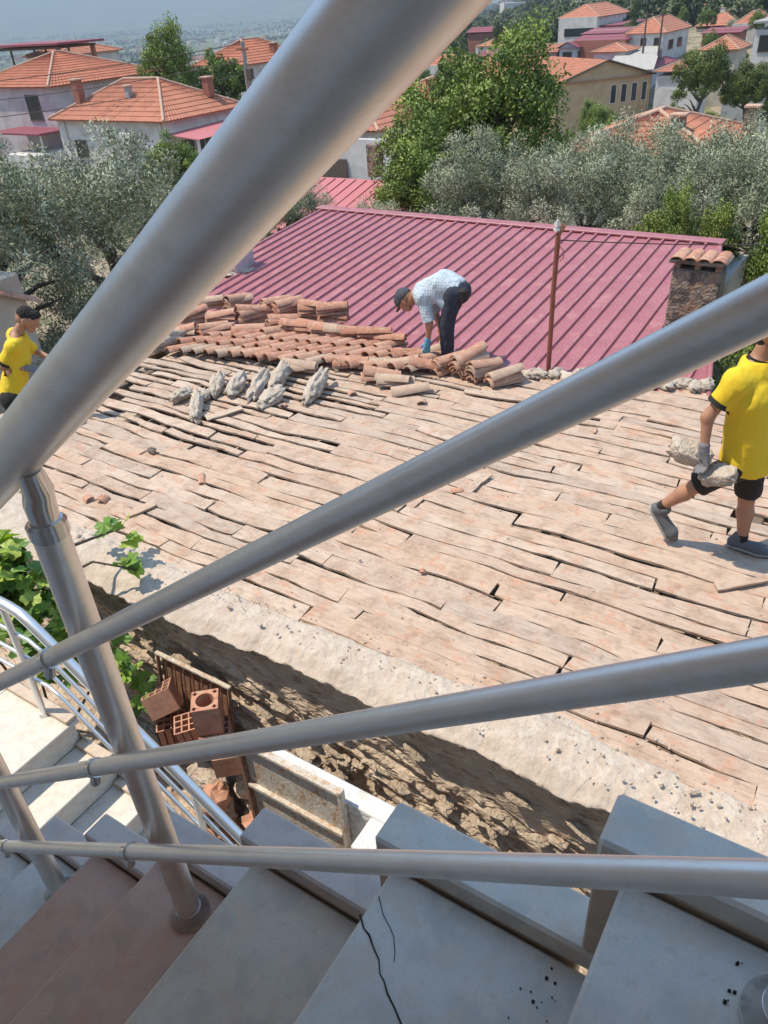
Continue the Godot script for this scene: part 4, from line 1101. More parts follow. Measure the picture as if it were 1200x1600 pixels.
func build_people():
	# man at the right edge, walking, yellow shirt and black shorts
	var t = thing("person", "man in yellow shirt and black shorts striding at the right edge", "person", Vector3(-0.4, -3.79, -5.5))
	var B = -t.position
	var V = func(x, y, z): return Vector3(x, y, z) + B
	var sh_n = V.call(-0.655, -2.3, -5.26)
	var el_n = V.call(-0.785, -2.56, -5.2)
	var wr_n = V.call(-0.76, -2.8, -5.16)
	var sh_f = V.call(-0.55, -2.3, -5.62)
	var el_f = V.call(-0.42, -2.56, -5.68)
	var wr_f = V.call(-0.24, -2.72, -5.58)
	var hip_n = V.call(-0.53, -2.96, -5.36)
	var hip_f = V.call(-0.48, -2.96, -5.54)
	var kn_n = V.call(-0.79, -3.2, -5.34)
	var an_n = V.call(-1.02, -3.46, -5.33)
	var kn_f = V.call(-0.45, -3.33, -5.54)
	var an_f = V.call(-0.41, -3.7, -5.53)
	var head = V.call(-0.5, -2.02, -5.46)
	var f = Vector3(0.92, -0.28, -0.25).normalized()
	var u = (Vector3.UP - f * f.y).normalized()
	var s = ns()
	var neck = V.call(-0.57, -2.2, -5.45)
	blob(s, [[neck, head - u * 0.05 - f * 0.03, 0.062, 0.058], [V.call(-0.56, -2.42, -5.44), V.call(-0.5, -2.85, -5.45), 0.1, 0.1], [neck, sh_n, 0.06, 0.06], [neck, sh_f, 0.06, 0.06], [sh_n, el_n, 0.055, 0.042], [el_n, wr_n, 0.044, 0.029], [sh_f, el_f, 0.055, 0.042], [el_f, wr_f, 0.044, 0.029], [V.call(-0.5, -2.85, -5.45), hip_n, 0.09, 0.085], [V.call(-0.5, -2.85, -5.45), hip_f, 0.09, 0.085], [hip_n, kn_n, 0.085, 0.056], [kn_n, kn_n.lerp(an_n, 0.35), 0.055, 0.06], [kn_n.lerp(an_n, 0.35), an_n, 0.06, 0.036], [hip_f, kn_f, 0.085, 0.058], [kn_f, kn_f.lerp(an_f, 0.35), 0.056, 0.062], [kn_f.lerp(an_f, 0.35), an_f, 0.062, 0.038]], 0.014, 0.03)
	blob(s, head_prims(head, f, u), 0.006, 0.02)
	obj("body", s.commit(), M.skin, t)
	s = ns()
	blob(s, [[head + u * 0.045 - f * 0.03, head + u * 0.05 + f * 0.03, 0.092, 0.086], [head - f * 0.06, head - f * 0.05 - u * 0.05, 0.07, 0.05]], 0.007, 0.02, [Plane((f - u * 0.9).normalized(), head.dot((f - u * 0.9).normalized()) + 0.01)], 0.008, 1800.0)
	obj("hair", s.commit(), M.hair, t)
	s = ns()
	var slv_n = sh_n.lerp(el_n, 0.62)
	var slv_f = sh_f.lerp(el_f, 0.62)
	blob(s, [[neck + Vector3(0, -0.06, 0), V.call(-0.56, -2.45, -5.36), 0.115, 0.145], [neck + Vector3(0, -0.06, 0), V.call(-0.54, -2.45, -5.53), 0.115, 0.145], [V.call(-0.56, -2.45, -5.36), V.call(-0.52, -2.95, -5.4), 0.145, 0.155], [V.call(-0.54, -2.45, -5.53), V.call(-0.48, -2.95, -5.52), 0.145, 0.155], [V.call(-0.5, -2.95, -5.45), V.call(-0.5, -3.12, -5.45), 0.175, 0.175], [neck + Vector3(0, -0.07, 0.02), sh_n, 0.09, 0.088], [neck + Vector3(0, -0.07, -0.02), sh_f, 0.09, 0.088], [sh_n, slv_n, 0.088, 0.08], [sh_f, slv_f, 0.088, 0.08]], 0.013, 0.05, [Plane(Vector3.DOWN, 3.02 - B.y), [Plane((el_n - sh_n).normalized(), slv_n.dot((el_n - sh_n).normalized())), slv_n, el_n, 0.1], Plane(Vector3.UP, neck.y + 0.02)], 0.011, 300.0)
	obj("shirt", s.commit(), M.yellow, t)
	var dn = (el_n - sh_n).normalized()
	obj("sleeve_cuff", tube_mesh([slv_n - dn * 0.032, slv_n + dn * 0.004], 0.0835, 24, false), M.black, t)
	obj("collar", tube_mesh([neck + Vector3(0, -0.035, 0), neck + Vector3(0.012, 0.035, 0)], [0.102, 0.086], 24, false), M.black, t)
	s = ns()
	blob(s, [[V.call(-0.5, -2.9, -5.42), hip_n, 0.11, 0.115], [V.call(-0.5, -2.9, -5.48), hip_f, 0.11, 0.115], [hip_n, kn_n, 0.1, 0.095], [hip_f, kn_f + Vector3(0, 0.04, 0), 0.12, 0.095]], 0.013, 0.05, [[Plane((kn_n - hip_n).normalized(), kn_n.dot((kn_n - hip_n).normalized()) - 0.01), kn_n, an_n, 0.14], Plane(Vector3.DOWN, -kn_f.y - 0.03)], 0.01, 300.0)
	obj("shorts", s.commit(), M.black, t)
	var tn = V.call(-0.9, -3.735, -5.33)
	var hn = V.call(-1.06, -3.5, -5.33)
	shoe(t, hn + Vector3(-0.03, -0.01, 0), tn + Vector3(0.01, -0.03, 0.0), Vector3(0.82, 0.56, 0.0).normalized())
	shoe(t, an_f + Vector3(-0.06, -0.087, 0), an_f + Vector3(0.22, -0.087, 0.02), Vector3.UP)
	for a in [[an_n, kn_n], [an_f, kn_f]]:
		obj("sock", tube_mesh([a[0].lerp(a[1], -0.05), a[0].lerp(a[1], 0.14)], [0.041, 0.043], 16, false), M.black, t)
	s = ns()
	var hd = Vector3(0.15, -0.98, 0.1).normalized()
	blob(s, [[wr_n - hd * 0.035, wr_n, 0.04, 0.036]] + hand_prims(wr_n, hd, Vector3(-0.55, 0, 0.8).normalized(), Vector3(-0.8, 0, -0.55).normalized(), 0.75, 1.15), 0.006, 0.012)
	obj("glove", s.commit(), M.glove_grey, t)
	s = ns()
	blob(s, [[wr_f - Vector3(0.04, 0, 0), wr_f, 0.036, 0.036]] + hand_prims(wr_f, Vector3(0.85, -0.5, 0.1).normalized(), Vector3(0, -0.6, 0.8), Vector3(0.4, 0.7, 0.4).normalized(), 0.8, 1.1), 0.006, 0.012)
	obj("glove", s.commit(), M.glove_grey, t)
	var rub = obj("rubble_slab", lump_mesh(Vector3(0.15, 0.06, 0.09), 31.0, 0.2, 14, 0.5), M.lump)
	rub.position = Vector3(-0.86, -2.87, -5.22)
	rub.rotation = Vector3(0.3, 0.2, -0.35)
	tag(rub, "jagged slab of mortar held in the striding man's gloved hand", "rubble")
	var rub2 = obj("rubble_slab", lump_mesh(Vector3(0.12, 0.05, 0.09), 37.0, 0.2, 14, 0.5), M.lump)
	rub2.position = Vector3(-0.64, -2.99, -5.2)
	rub2.rotation = Vector3(0.2, 0.1, 0.3)
	tag(rub2, "smaller mortar piece held against the striding man's shorts", "rubble")
	# bent man
	t = thing("person", "bent man in checked shirt and flat cap lifting tiles", "person", Vector3(-4.4, -3.88, -8.1))
	B = -t.position
	V = func(x, y, z): return Vector3(x, y, z) + B
	sh_n = V.call(-4.68, -3.06, -7.97)
	el_n = V.call(-4.57, -3.36, -7.92)
	wr_n = V.call(-4.6, -3.61, -7.92)
	sh_f = V.call(-4.74, -3.08, -8.31)
	el_f = V.call(-4.72, -3.36, -8.34)
	wr_f = V.call(-4.56, -3.62, -8.24)
	hip_n = V.call(-4.3, -3.0, -8.05)
	hip_f = V.call(-4.33, -3.0, -8.25)
	kn_n = V.call(-4.38, -3.38, -8.03)
	an_n = V.call(-4.38, -3.79, -8.02)
	kn_f = V.call(-4.5, -3.4, -8.27)
	an_f = V.call(-4.54, -3.8, -8.28)
	head = V.call(-5.03, -3.2, -8.14)
	f = Vector3(-0.5, -0.86, 0.1).normalized()
	u = Vector3(-0.86, 0.5, 0.05)
	u = (u - f * f.dot(u)).normalized()
	neck = V.call(-4.87, -3.1, -8.14)
	s = ns()
	blob(s, [[neck, head - u * 0.05 - f * 0.02, 0.06, 0.058], [V.call(-4.7, -3.02, -8.14), V.call(-4.32, -2.97, -8.15), 0.12, 0.12], [neck, sh_n, 0.07, 0.06], [neck, sh_f, 0.07, 0.06], [sh_n, el_n, 0.055, 0.043], [el_n, wr_n, 0.045, 0.03], [sh_f, el_f, 0.055, 0.043], [el_f, wr_f, 0.045, 0.03], [hip_n, kn_n, 0.085, 0.058], [kn_n, an_n, 0.058, 0.04], [hip_f, kn_f, 0.085, 0.058], [kn_f, an_f, 0.058, 0.04]], 0.015, 0.03)
	blob(s, head_prims(head, f, u), 0.007, 0.02)
	obj("body", s.commit(), M.skin, t)
	s = ns()
	blob(s, [[head + u * 0.04 - f * 0.035, head + u * 0.045 + f * 0.03, 0.106, 0.1], [head + u * 0.075 - f * 0.02, head + u * 0.06 + f * 0.05, 0.09, 0.07]], 0.008, 0.03, [Plane(-u, -(head + u * 0.02).dot(u))], 0.006, 700.0)
	var cap = obj("cap", s.commit(), M.capcloth, t)
	s = ns()
	blob(s, [[head + u * 0.035 + f * 0.09, head + u * 0.022 + f * 0.145, 0.072, 0.06]], 0.006, 0.02, [Plane(-u, -(head + u * 0.022).dot(u)), Plane(u, (head + u * 0.036).dot(u))])
	obj("peak", s.commit(), M.capcloth, cap)
	s = ns()
	slv_n = sh_n.lerp(el_n, 0.9)
	blob(s, [[V.call(-4.72, -3.03, -8.05), V.call(-4.5, -2.93, -8.08), 0.13, 0.14], [V.call(-4.72, -3.03, -8.23), V.call(-4.5, -2.93, -8.22), 0.13, 0.14], [V.call(-4.5, -2.93, -8.08), V.call(-4.34, -2.96, -8.1), 0.14, 0.135], [V.call(-4.5, -2.93, -8.22), V.call(-4.34, -2.96, -8.2), 0.14, 0.135], [neck + Vector3(0.04, 0, 0), V.call(-4.72, -3.03, -8.14), 0.085, 0.12], [sh_n + Vector3(0.03, 0.02, 0.02), sh_n, 0.09, 0.09], [sh_n, slv_n, 0.092, 0.078], [sh_f, sh_f.lerp(el_f, 0.9), 0.09, 0.076], [V.call(-4.55, -3.02, -8.03), V.call(-4.4, -3.12, -8.02), 0.1, 0.07]], 0.014, 0.05, [[Plane((el_n - sh_n).normalized(), slv_n.dot((el_n - sh_n).normalized())), slv_n, el_n, 0.1]], 0.014, 380.0)
	obj("shirt", s.commit(), M.check, t)
	dn = (el_n - sh_n).normalized()
	obj("rolled_cuff", tube_mesh([slv_n - dn * 0.045, slv_n - dn * 0.02, slv_n + dn * 0.012], [0.08, 0.086, 0.078], 20, false), M.check, t)
	s = ns()
	blob(s, [[V.call(-4.28, -3.0, -8.1), hip_n, 0.13, 0.115], [V.call(-4.28, -3.0, -8.2), hip_f, 0.13, 0.115], [hip_n, kn_n, 0.115, 0.088], [kn_n, an_n, 0.088, 0.078], [hip_f, kn_f, 0.115, 0.088], [kn_f, an_f, 0.088, 0.078]], 0.014, 0.04, [Plane(Vector3.DOWN, -(an_n.y - 0.03))], 0.012, 320.0)
	obj("trousers", s.commit(), M.denim, t)
	shoe(t, an_n + Vector3(0.06, -0.085, 0), an_n + Vector3(-0.21, -0.085, 0.02), Vector3.UP)
	shoe(t, an_f + Vector3(0.06, -0.075, 0), an_f + Vector3(-0.21, -0.075, 0), Vector3.UP)
	s = ns()
	blob(s, [[wr_n + Vector3(0, 0.04, 0), wr_n, 0.04, 0.036]] + hand_prims(wr_n, Vector3(-0.2, -0.97, 0.05).normalized(), Vector3(-0.3, 0, -0.95).normalized(), Vector3(-0.95, 0.1, 0.3).normalized(), 0.3, 1.2), 0.006, 0.012)
	obj("glove", s.commit(), M.glove_blue, t)
	s = ns()
	blob(s, [[wr_f + Vector3(-0.02, 0.05, 0), wr_f, 0.045, 0.04]] + hand_prims(wr_f, Vector3(0.1, -0.98, 0.1).normalized(), Vector3(-0.3, 0, 0.95).normalized(), Vector3(-0.95, 0.1, -0.3).normalized(), 0.35, 1.3), 0.006, 0.012)
	obj("glove", s.commit(), M.glove_orange, t)
	# pouch on his belt
	obj("pouch", box_mesh(Vector3(0.1, 0.17, 0.13), 0.025), M.black, t, V.call(-4.17, -3.0, -8.05))
	# man at the left edge
	t = thing("person", "young man in yellow shirt looking down at the left edge", "person", Vector3(-7.85, -4.27, -4.35))
	B = -t.position
	V = func(x, y, z): return Vector3(x, y, z) + B
	sh_n = V.call(-7.64, -2.86, -4.38)
	el_n = V.call(-7.76, -3.06, -4.26)
	wr_n = V.call(-7.58, -3.12, -4.44)
	sh_f = V.call(-7.94, -2.86, -4.62)
	el_f = V.call(-7.92, -3.08, -4.75)
	wr_f = V.call(-7.7, -3.16, -4.8)
	hip_n = V.call(-7.77, -3.46, -4.24)
	hip_f = V.call(-7.93, -3.46, -4.38)
	kn_n = V.call(-7.72, -3.86, -4.3)
	kn_f = V.call(-7.9, -3.86, -4.45)
	an_n = V.call(-7.78, -4.18, -4.22)
	an_f = V.call(-7.95, -4.18, -4.38)
	head = V.call(-7.62, -2.64, -4.62)
	neck = V.call(-7.76, -2.79, -4.53)
	f = Vector3(0.72, -0.5, -0.48).normalized()
	u = (Vector3(0.15, 1, -0.15) - f * f.dot(Vector3(0.15, 1, -0.15))).normalized()
	s = ns()
	blob(s, [[neck, head - u * 0.05 - f * 0.03, 0.055, 0.052], [V.call(-7.79, -2.95, -4.5), V.call(-7.85, -3.4, -4.31), 0.11, 0.11], [neck, sh_n, 0.06, 0.055], [neck, sh_f, 0.06, 0.055], [sh_n, el_n, 0.05, 0.04], [el_n, wr_n, 0.042, 0.028], [sh_f, el_f, 0.05, 0.04], [el_f, wr_f, 0.042, 0.028], [hip_n, kn_n, 0.08, 0.055], [kn_n, an_n, 0.055, 0.038], [hip_f, kn_f, 0.08, 0.055], [kn_f, an_f, 0.055, 0.038]], 0.015, 0.03)
	blob(s, head_prims(head, f, u), 0.006, 0.02)
	obj("body", s.commit(), M.skin, t)
	s = ns()
	var cutn = (f * 0.75 - u).normalized()
	blob(s, [[head + u * 0.05 - f * 0.03, head + u * 0.06 + f * 0.05, 0.094, 0.078], [head - f * 0.06 + u * 0.01, head - f * 0.055 - u * 0.04, 0.065, 0.045]], 0.007, 0.02, [Plane(cutn, head.dot(cutn) - 0.002)], 0.009, 1800.0)
	obj("hair", s.commit(), M.hair, t)
	var sdv = f.cross(u).normalized()
	for k in [-1, 1]: obj("eye", lump_mesh(Vector3.ONE * 0.011, 2.0, 0.0, 6), M.hair, t, head + f * 0.094 + u * 0.012 + sdv * 0.033 * k)
	s = ns()
	slv_n = sh_n.lerp(el_n, 0.85)
	blob(s, [[neck + Vector3(0, -0.06, 0), V.call(-7.74, -3.05, -4.42), 0.09, 0.125], [neck + Vector3(0, -0.06, 0), V.call(-7.86, -3.05, -4.52), 0.09, 0.125], [V.call(-7.74, -3.05, -4.42), V.call(-7.8, -3.42, -4.27), 0.125, 0.14], [V.call(-7.86, -3.05, -4.52), V.call(-7.9, -3.42, -4.36), 0.125, 0.14], [neck + Vector3(0, -0.07, 0), sh_n, 0.075, 0.08], [neck + Vector3(0, -0.07, 0), sh_f, 0.075, 0.08], [sh_n, slv_n, 0.082, 0.076], [sh_f, sh_f.lerp(el_f, 0.85), 0.082, 0.076]], 0.013, 0.05, [Plane(Vector3.DOWN, 3.53 - B.y), [Plane((el_n - sh_n).normalized(), slv_n.dot((el_n - sh_n).normalized())), slv_n, el_n, 0.1], Plane(Vector3.UP, neck.y + 0.01)], 0.012, 320.0)
	obj("shirt", s.commit(), M.yellow, t)
	dn = (el_n - sh_n).normalized()
	obj("sleeve_cuff", tube_mesh([slv_n - dn * 0.03, slv_n + dn * 0.004], 0.079, 20, false), M.black, t)
	obj("collar", tube_mesh([neck + Vector3(0, -0.03, 0), neck + Vector3(0.015, 0.022, -0.01)], [0.088, 0.074], 20, false), M.black, t)
	s = ns()
	blob(s, [[hip_n, kn_n, 0.12, 0.1], [hip_f, kn_f, 0.12, 0.1], [hip_n + Vector3(0, 0.05, 0), hip_f + Vector3(0, 0.05, 0), 0.12, 0.12]], 0.014, 0.04, [Plane(Vector3.DOWN, -kn_n.y)], 0.008, 300.0)
	obj("shorts", s.commit(), M.black, t)
	for a in [an_n, an_f]: shoe(t, a + Vector3(-0.04, -0.087, 0.04), a + Vector3(0.15, -0.087, -0.16), Vector3.UP)
	for a in [[wr_n, el_n], [wr_f, el_f]]:
		s = ns()
		var hdir = (a[0] - a[1]).normalized()
		blob(s, [[a[0] - hdir * 0.03, a[0], 0.036, 0.034]] + hand_prims(a[0], hdir, Vector3(0, -1, 0), (Vector3.UP.cross(hdir)).normalized() * -1.0, 0.6, 1.1), 0.006, 0.012)
		obj("glove", s.commit(), M.glove_grey, t)

# ---------------------------------------------------------------- trees
func crown_mesh(seed_, clumps, leaves, size, leaf_l, leaf_w, cols, shape = 0.0):
	# many leaf-sized faces in clumps through an uneven crown of half-axes size, its middle at size.y
	var r := RandomNumberGenerator.new()
	r.seed = seed_
	var s = ns()
	for c in clumps:
		var d = Vector3(r.randfn(), r.randfn(), r.randfn()).normalized()
		if d.y < -0.55: d.y *= -0.6
		var rad = pow(r.randf(), 0.33) * 0.86
		var lump = 1.0 + 0.35 * noise.get_noise_3d(d.x * 60.0 + seed_ * 31.0, d.y * 60.0, d.z * 60.0)
		var cc = d * rad * lump
		if shape > 0.0: cc.x *= 1.0 - shape * clampf(cc.y, -0.5, 1.0)
		if shape > 0.0: cc.z *= 1.0 - shape * clampf(cc.y, -0.5, 1.0)
		cc = cc * size + Vector3(0, size.y, 0)
		var cr = r.randf_range(0.11, 0.22) * (size.x + size.y) * 0.5
		var tone = r.randf_range(0.75, 1.25)
		var col0 = cols[r.randi_range(0, cols.size() - 1)]
		for k in leaves:
			var e = Vector3(r.randfn(), r.randfn(), r.randfn()).normalized()
			var p = cc + e * cr * pow(r.randf(), 0.45)
			var ax = (e * 0.8 + Vector3(r.randfn(), r.randfn() + 0.25, r.randfn()) * 0.55).normalized()
			var sd = ax.cross(Vector3(r.randfn(), r.randfn(), r.randfn())).normalized()
			var n = ax.cross(sd)
			if n.dot(e) < 0: n = -n
			var sn = (n * 0.75 + e * 0.5 + d * 0.25).normalized()
			var l = leaf_l * r.randf_range(0.7, 1.3)
			var w = leaf_w * r.randf_range(0.7, 1.3)
			var col = col0.lerp(cols[r.randi_range(0, cols.size() - 1)], 0.4) * (tone * r.randf_range(0.75, 1.25))
			col.a = 1.0
			var a = p - ax * l * 0.5
			var b = p + sd * w * 0.5
			var g = p + ax * l * 0.5
			var h = p - sd * w * 0.5
			for t in [[a, b, g], [a, g, h]]:
				if (t[0] - t[2]).cross(t[0] - t[1]).dot(sn) < 0: t = [t[0], t[2], t[1]]
				for q in t:
					s.set_color(col)
					s.set_normal(sn)
					s.add_vertex(q)
	return s.commit()
func trunk_mesh(seed_, h, r0, limbs, spread, from = 0.45):
	var r := RandomNumberGenerator.new()
	r.seed = seed_
	var s = ns()
	var pts = []
	var rad = []
	for i in 6:
		var u = i / 5.0
		pts.append(Vector3(r.randf_range(-0.06, 0.06) * h * u, h * u, r.randf_range(-0.06, 0.06) * h * u))
		rad.append(r0 * (1.25 - u * 0.9) if i else r0 * 1.5)
	tube(s, pts, rad, 8)
	for i in limbs:
		var u = r.randf_range(from, 0.95)
		var p = Vector3(0, h * u, 0)
		for q in 5:
			if q / 5.0 <= u and (q + 1) / 5.0 >= u: p = pts[q].lerp(pts[q + 1], (u * 5.0) - q)
		var a = r.randf() * TAU
		var d = Vector3(cos(a), r.randf_range(0.35, 1.0), sin(a)).normalized() * spread * r.randf_range(0.6, 1.1)
		tube(s, [p, p + d * 0.4 + Vector3(0, -0.03, 0), p + d * 0.75 + Vector3(0, 0.05, 0), p + d], [r0 * 0.5, r0 * 0.36, r0 * 0.22, r0 * 0.08], 6)
	return s.commit()
var kinds := {}
func tree(kind, at, scale, turn, called, label, group, sy = 1.0):
	var K = kinds[kind]
	var t = thing(called, label, "tree", at, turn, group)
	obj("trunk", K[0], M.bark, t)
	obj("crown", K[1], K[2], t, Vector3(0, K[3], 0))
	t.scale = Vector3(scale, scale * sy, scale)
	return t
func make_tree_kinds():
	var ol = [Color(0.22, 0.25, 0.155), Color(0.29, 0.32, 0.21), Color(0.17, 0.2, 0.115), Color(0.39, 0.42, 0.31)]
	var gr = [Color(0.15, 0.215, 0.045), Color(0.19, 0.26, 0.05), Color(0.115, 0.175, 0.038), Color(0.25, 0.3, 0.065)]
	var dk = [Color(0.08, 0.125, 0.042), Color(0.105, 0.155, 0.05), Color(0.065, 0.1, 0.036)]
	var pn = [Color(0.11, 0.15, 0.035), Color(0.15, 0.19, 0.045), Color(0.09, 0.12, 0.03)]
	for i in 3:
		kinds["olive%d" % i] = [trunk_mesh(i + 3, 2.2, 0.16, 9, 1.7, 0.4), crown_mesh(i + 11, 120, 300, Vector3(1.9 + 0.2 * i, 1.55, 1.8), 0.075, 0.019, ol), M.leaf_olive, 0.95]
	for i in 2:
		kinds["green%d" % i] = [trunk_mesh(i + 23, 3.6, 0.14, 10, 1.8, 0.35), crown_mesh(i + 31, 150, 190, Vector3(1.9, 2.5, 1.9), 0.1, 0.055, gr, 0.12), M.leaf_green, 1.0]
		kinds["dark%d" % i] = [trunk_mesh(i + 43, 3.0, 0.14, 8, 1.6, 0.35), crown_mesh(i + 51, 90, 110, Vector3(1.9, 2.0, 1.9), 0.16, 0.09, dk + gr, 0.1), M.leaf_green, 1.0]
	kinds["pine"] = [trunk_mesh(61, 5.0, 0.13, 10, 1.2, 0.5), crown_mesh(62, 110, 190, Vector3(1.75, 1.6, 1.75), 0.15, 0.04, pn), M.leaf_green, 3.1]
	kinds["cypress"] = [trunk_mesh(71, 3.0, 0.1, 4, 0.4), crown_mesh(72, 60, 80, Vector3(0.55, 2.6, 0.55), 0.14, 0.06, dk, 0.3), M.leaf_green, 0.3]

# ---------------------------------------------------------------- village houses
func roof_face(s, a, b, c, d, courses, wave, rise):
	# a slope from eave a-b up to ridge d-c in stepped courses, waved along the eave where wave > 0
	var n = (a - c).cross(b - d).normalized()
	if n.y < 0: n = -n
	var seg = maxi(1, int((b - a).length() / wave)) if wave > 0.0 else 1
	for i in courses:
		var t0 = float(i) / courses
		var t1 = float(i + 1) / courses
		var p0 = a.lerp(d, t0)
		var p1 = b.lerp(c, t0)
		var q0 = a.lerp(d, t1)
		var q1 = b.lerp(c, t1)
		for k in seg:
			var u0 = float(k) / seg
			var u1 = float(k + 1) / seg
			var h0 = (rise * (1.0 if k % 2 == 0 else -0.4)) if wave > 0.0 else 0.0
			var h1 = (rise * (1.0 if k % 2 == 1 else -0.4)) if wave > 0.0 else 0.0
			var A = p0.lerp(p1, u0) + n * (rise + h0)
			var Bq = p0.lerp(p1, u1) + n * (rise + h1)
			var C = q0.lerp(q1, u1) + n * h1 * 0.8
			var D = q0.lerp(q1, u0) + n * h0 * 0.8
			quad(s, A, Bq, C, D, n)
			quad(s, A, Bq, Bq - n * rise * 1.2, A - n * rise * 1.2, (a - d).normalized())
func add_window(parent, c, w, h, face, dark = false, bars = 1):
	# face: 0 front (+z), 1 right (+x)
	var f = Node3D.new()
	var s = ns()
	var th = 0.07
	for a in [[Vector3(0, h / 2, 0), Vector3(w + th, th, 0.1)], [Vector3(0, -h / 2, 0), Vector3(w + th * 2, th, 0.14)], [Vector3(-w / 2, 0, 0), Vector3(th, h, 0.1)], [Vector3(w / 2, 0, 0), Vector3(th, h, 0.1)]]: box(s, a[0], a[1])
	for k in bars: box(s, Vector3(-w / 2 + w * (k + 1) / (bars + 1), 0, 0), Vector3(0.05, h, 0.07))
	var o = obj("window", s.commit(), M.frame_dark if dark else M.frame, parent, c)
	o.rotation.y = 0.0 if face == 0 else PI / 2
	obj("pane", box_mesh(Vector3(w, h, 0.02)), M.glass, o, Vector3(0, 0, 0.014))
	f.free()
	return o
func house(label, corner, wx, wz, wall_h, rise, kind, wall, roof, wins = [], opt = {}):
	# corner: the eave corner nearest the viewer (right, front); the house reaches left and back from it
	var turn = opt.get("turn", 0.0)
	var bs = Basis(Vector3.UP, turn)
	var base = corner + bs * Vector3(-wx / 2, 0, -wz / 2) - Vector3(0, wall_h, 0)
	var t = thing(opt.get("called", "village_house"), label, opt.get("category", "house"), base, turn, "village houses")
	var s = ns()
	box(s, Vector3(0, wall_h / 2 - 1.5, 0), Vector3(wx, wall_h + 3.0, wz))
	var rs = ns()
	var cs = ns()
	var ov = 0.35
	var hx = wx / 2 + ov
	var hz = wz / 2 + ov
	var y0 = wall_h - 0.06
	var y1 = wall_h + rise
	var courses = opt.get("courses", maxi(3, int(minf(wx, wz) * 0.5 / 0.34)))
	var wave = opt.get("wave", 0.0)
	var lift = opt.get("lift", 0.035)
	var E = [Vector3(-hx, y0, hz), Vector3(hx, y0, hz), Vector3(hx, y0, -hz), Vector3(-hx, y0, -hz)]
	var caps = []
	if kind == "hip":
		var m = maxf(0.0, (wx - wz) / 2)
		var mz = maxf(0.0, (wz - wx) / 2)
		var R0 = Vector3(-m, y1, mz)
		var R1 = Vector3(m, y1, -mz)
		if mz > 0.0:
			roof_face(rs, E[0], E[1], R0, R0, courses, wave, lift)
			roof_face(rs, E[1], E[2], R1, R0, courses, wave, lift)
			roof_face(rs, E[2], E[3], R1, R1, courses, wave, lift)
			roof_face(rs, E[3], E[0], R0, R1, courses, wave, lift)
			caps = [[E[0], R0], [E[1], R0], [E[2], R1], [E[3], R1], [R0, R1]]
		else:
			roof_face(rs, E[0], E[1], R1, R0, courses, wave, lift)
			roof_face(rs, E[1], E[2], R1, R1, courses, wave, lift)
			roof_face(rs, E[2], E[3], R0, R1, courses, wave, lift)
			roof_face(rs, E[3], E[0], R0, R0, courses, wave, lift)
			caps = [[E[0], R0], [E[1], R1], [E[2], R1], [E[3], R0], [R0, R1]]
	elif kind == "gable_x":
		# ridge along x, gables left and right
		var R0 = Vector3(-hx, y1, 0)
		var R1 = Vector3(hx, y1, 0)
		roof_face(rs, E[0], E[1], R1, R0, courses, wave, lift)
		roof_face(rs, E[2], E[3], R0, R1, courses, wave, lift)
		for sx in [-1, 1]: tri(s, Vector3(sx * wx / 2, wall_h, wz / 2), Vector3(sx * wx / 2, wall_h, -wz / 2), Vector3(sx * wx / 2, y1 - 0.12, 0), Vector3(sx, 0, 0))
		caps = [[R0, R1]]
	elif kind == "gable_z":
		var R0 = Vector3(0, y1, hz)
		var R1 = Vector3(0, y1, -hz)
		roof_face(rs, E[1], E[2], R1, R0, courses, wave, lift)
		roof_face(rs, E[3], E[0], R0, R1, courses, wave, lift)
		for sz in [-1, 1]: tri(s, Vector3(wx / 2, wall_h, sz * wz / 2), Vector3(-wx / 2, wall_h, sz * wz / 2), Vector3(0, y1 - 0.12, sz * wz / 2), Vector3(0, 0, sz))
		caps = [[R0, R1]]
	elif kind == "shed":
		roof_face(rs, E[0], E[1], E[2] + Vector3(0, rise, 0), E[3] + Vector3(0, rise, 0), courses, wave, lift)
		box(s, Vector3(0, wall_h + rise * 0.25, -wz / 4), Vector3(wx - 0.02, rise * 0.5, wz / 2 - 0.02))
	else:
		box(rs, Vector3(0, wall_h + 0.1, 0), Vector3(wx + 0.5, 0.2, wz + 0.5), 0.02)
	if kind != "flat":
		box(rs, Vector3(0, y0 - 0.04, 0), Vector3(hx * 2 - 0.04, 0.05, hz * 2 - 0.04))
	obj("wall", s.commit(), wall, t)
	obj("roof", rs.commit(), roof, t)
	if caps.size() and not opt.get("plain", false):
		for c in caps: tube(cs, [c[0] + Vector3(0, 0.04, 0), c[1] + Vector3(0, 0.04, 0)], 0.09, 6)
		obj("ridge_cap", cs.commit(), M.ridgecap, t.get_node("roof"))
	for w in wins:
		# [face, along (from the near corner), height of middle over base, width, height]
		var c = Vector3(wx / 2 - w[1], w[2], wz / 2 + 0.01) if w[0] == 0 else Vector3(wx / 2 + 0.01, w[2], wz / 2 - w[1])
		add_window(t, c, w[3], w[4], w[0], w.size() > 5)
	for c in opt.get("chimneys", []):
		var o = obj("chimney", box_mesh(Vector3(c[3], c[4], c[3]), 0.02), c[5] if c.size() > 5 else M.wall_brickred, t, Vector3(wx / 2 - c[0], c[2] + c[4] / 2, wz / 2 - c[1]))
		obj("chimney_cap", box_mesh(Vector3(c[3] + 0.12, 0.1, c[3] + 0.12), 0.02), M.ridgecap, o, Vector3(0, c[4] / 2 + 0.05, 0))
	return t
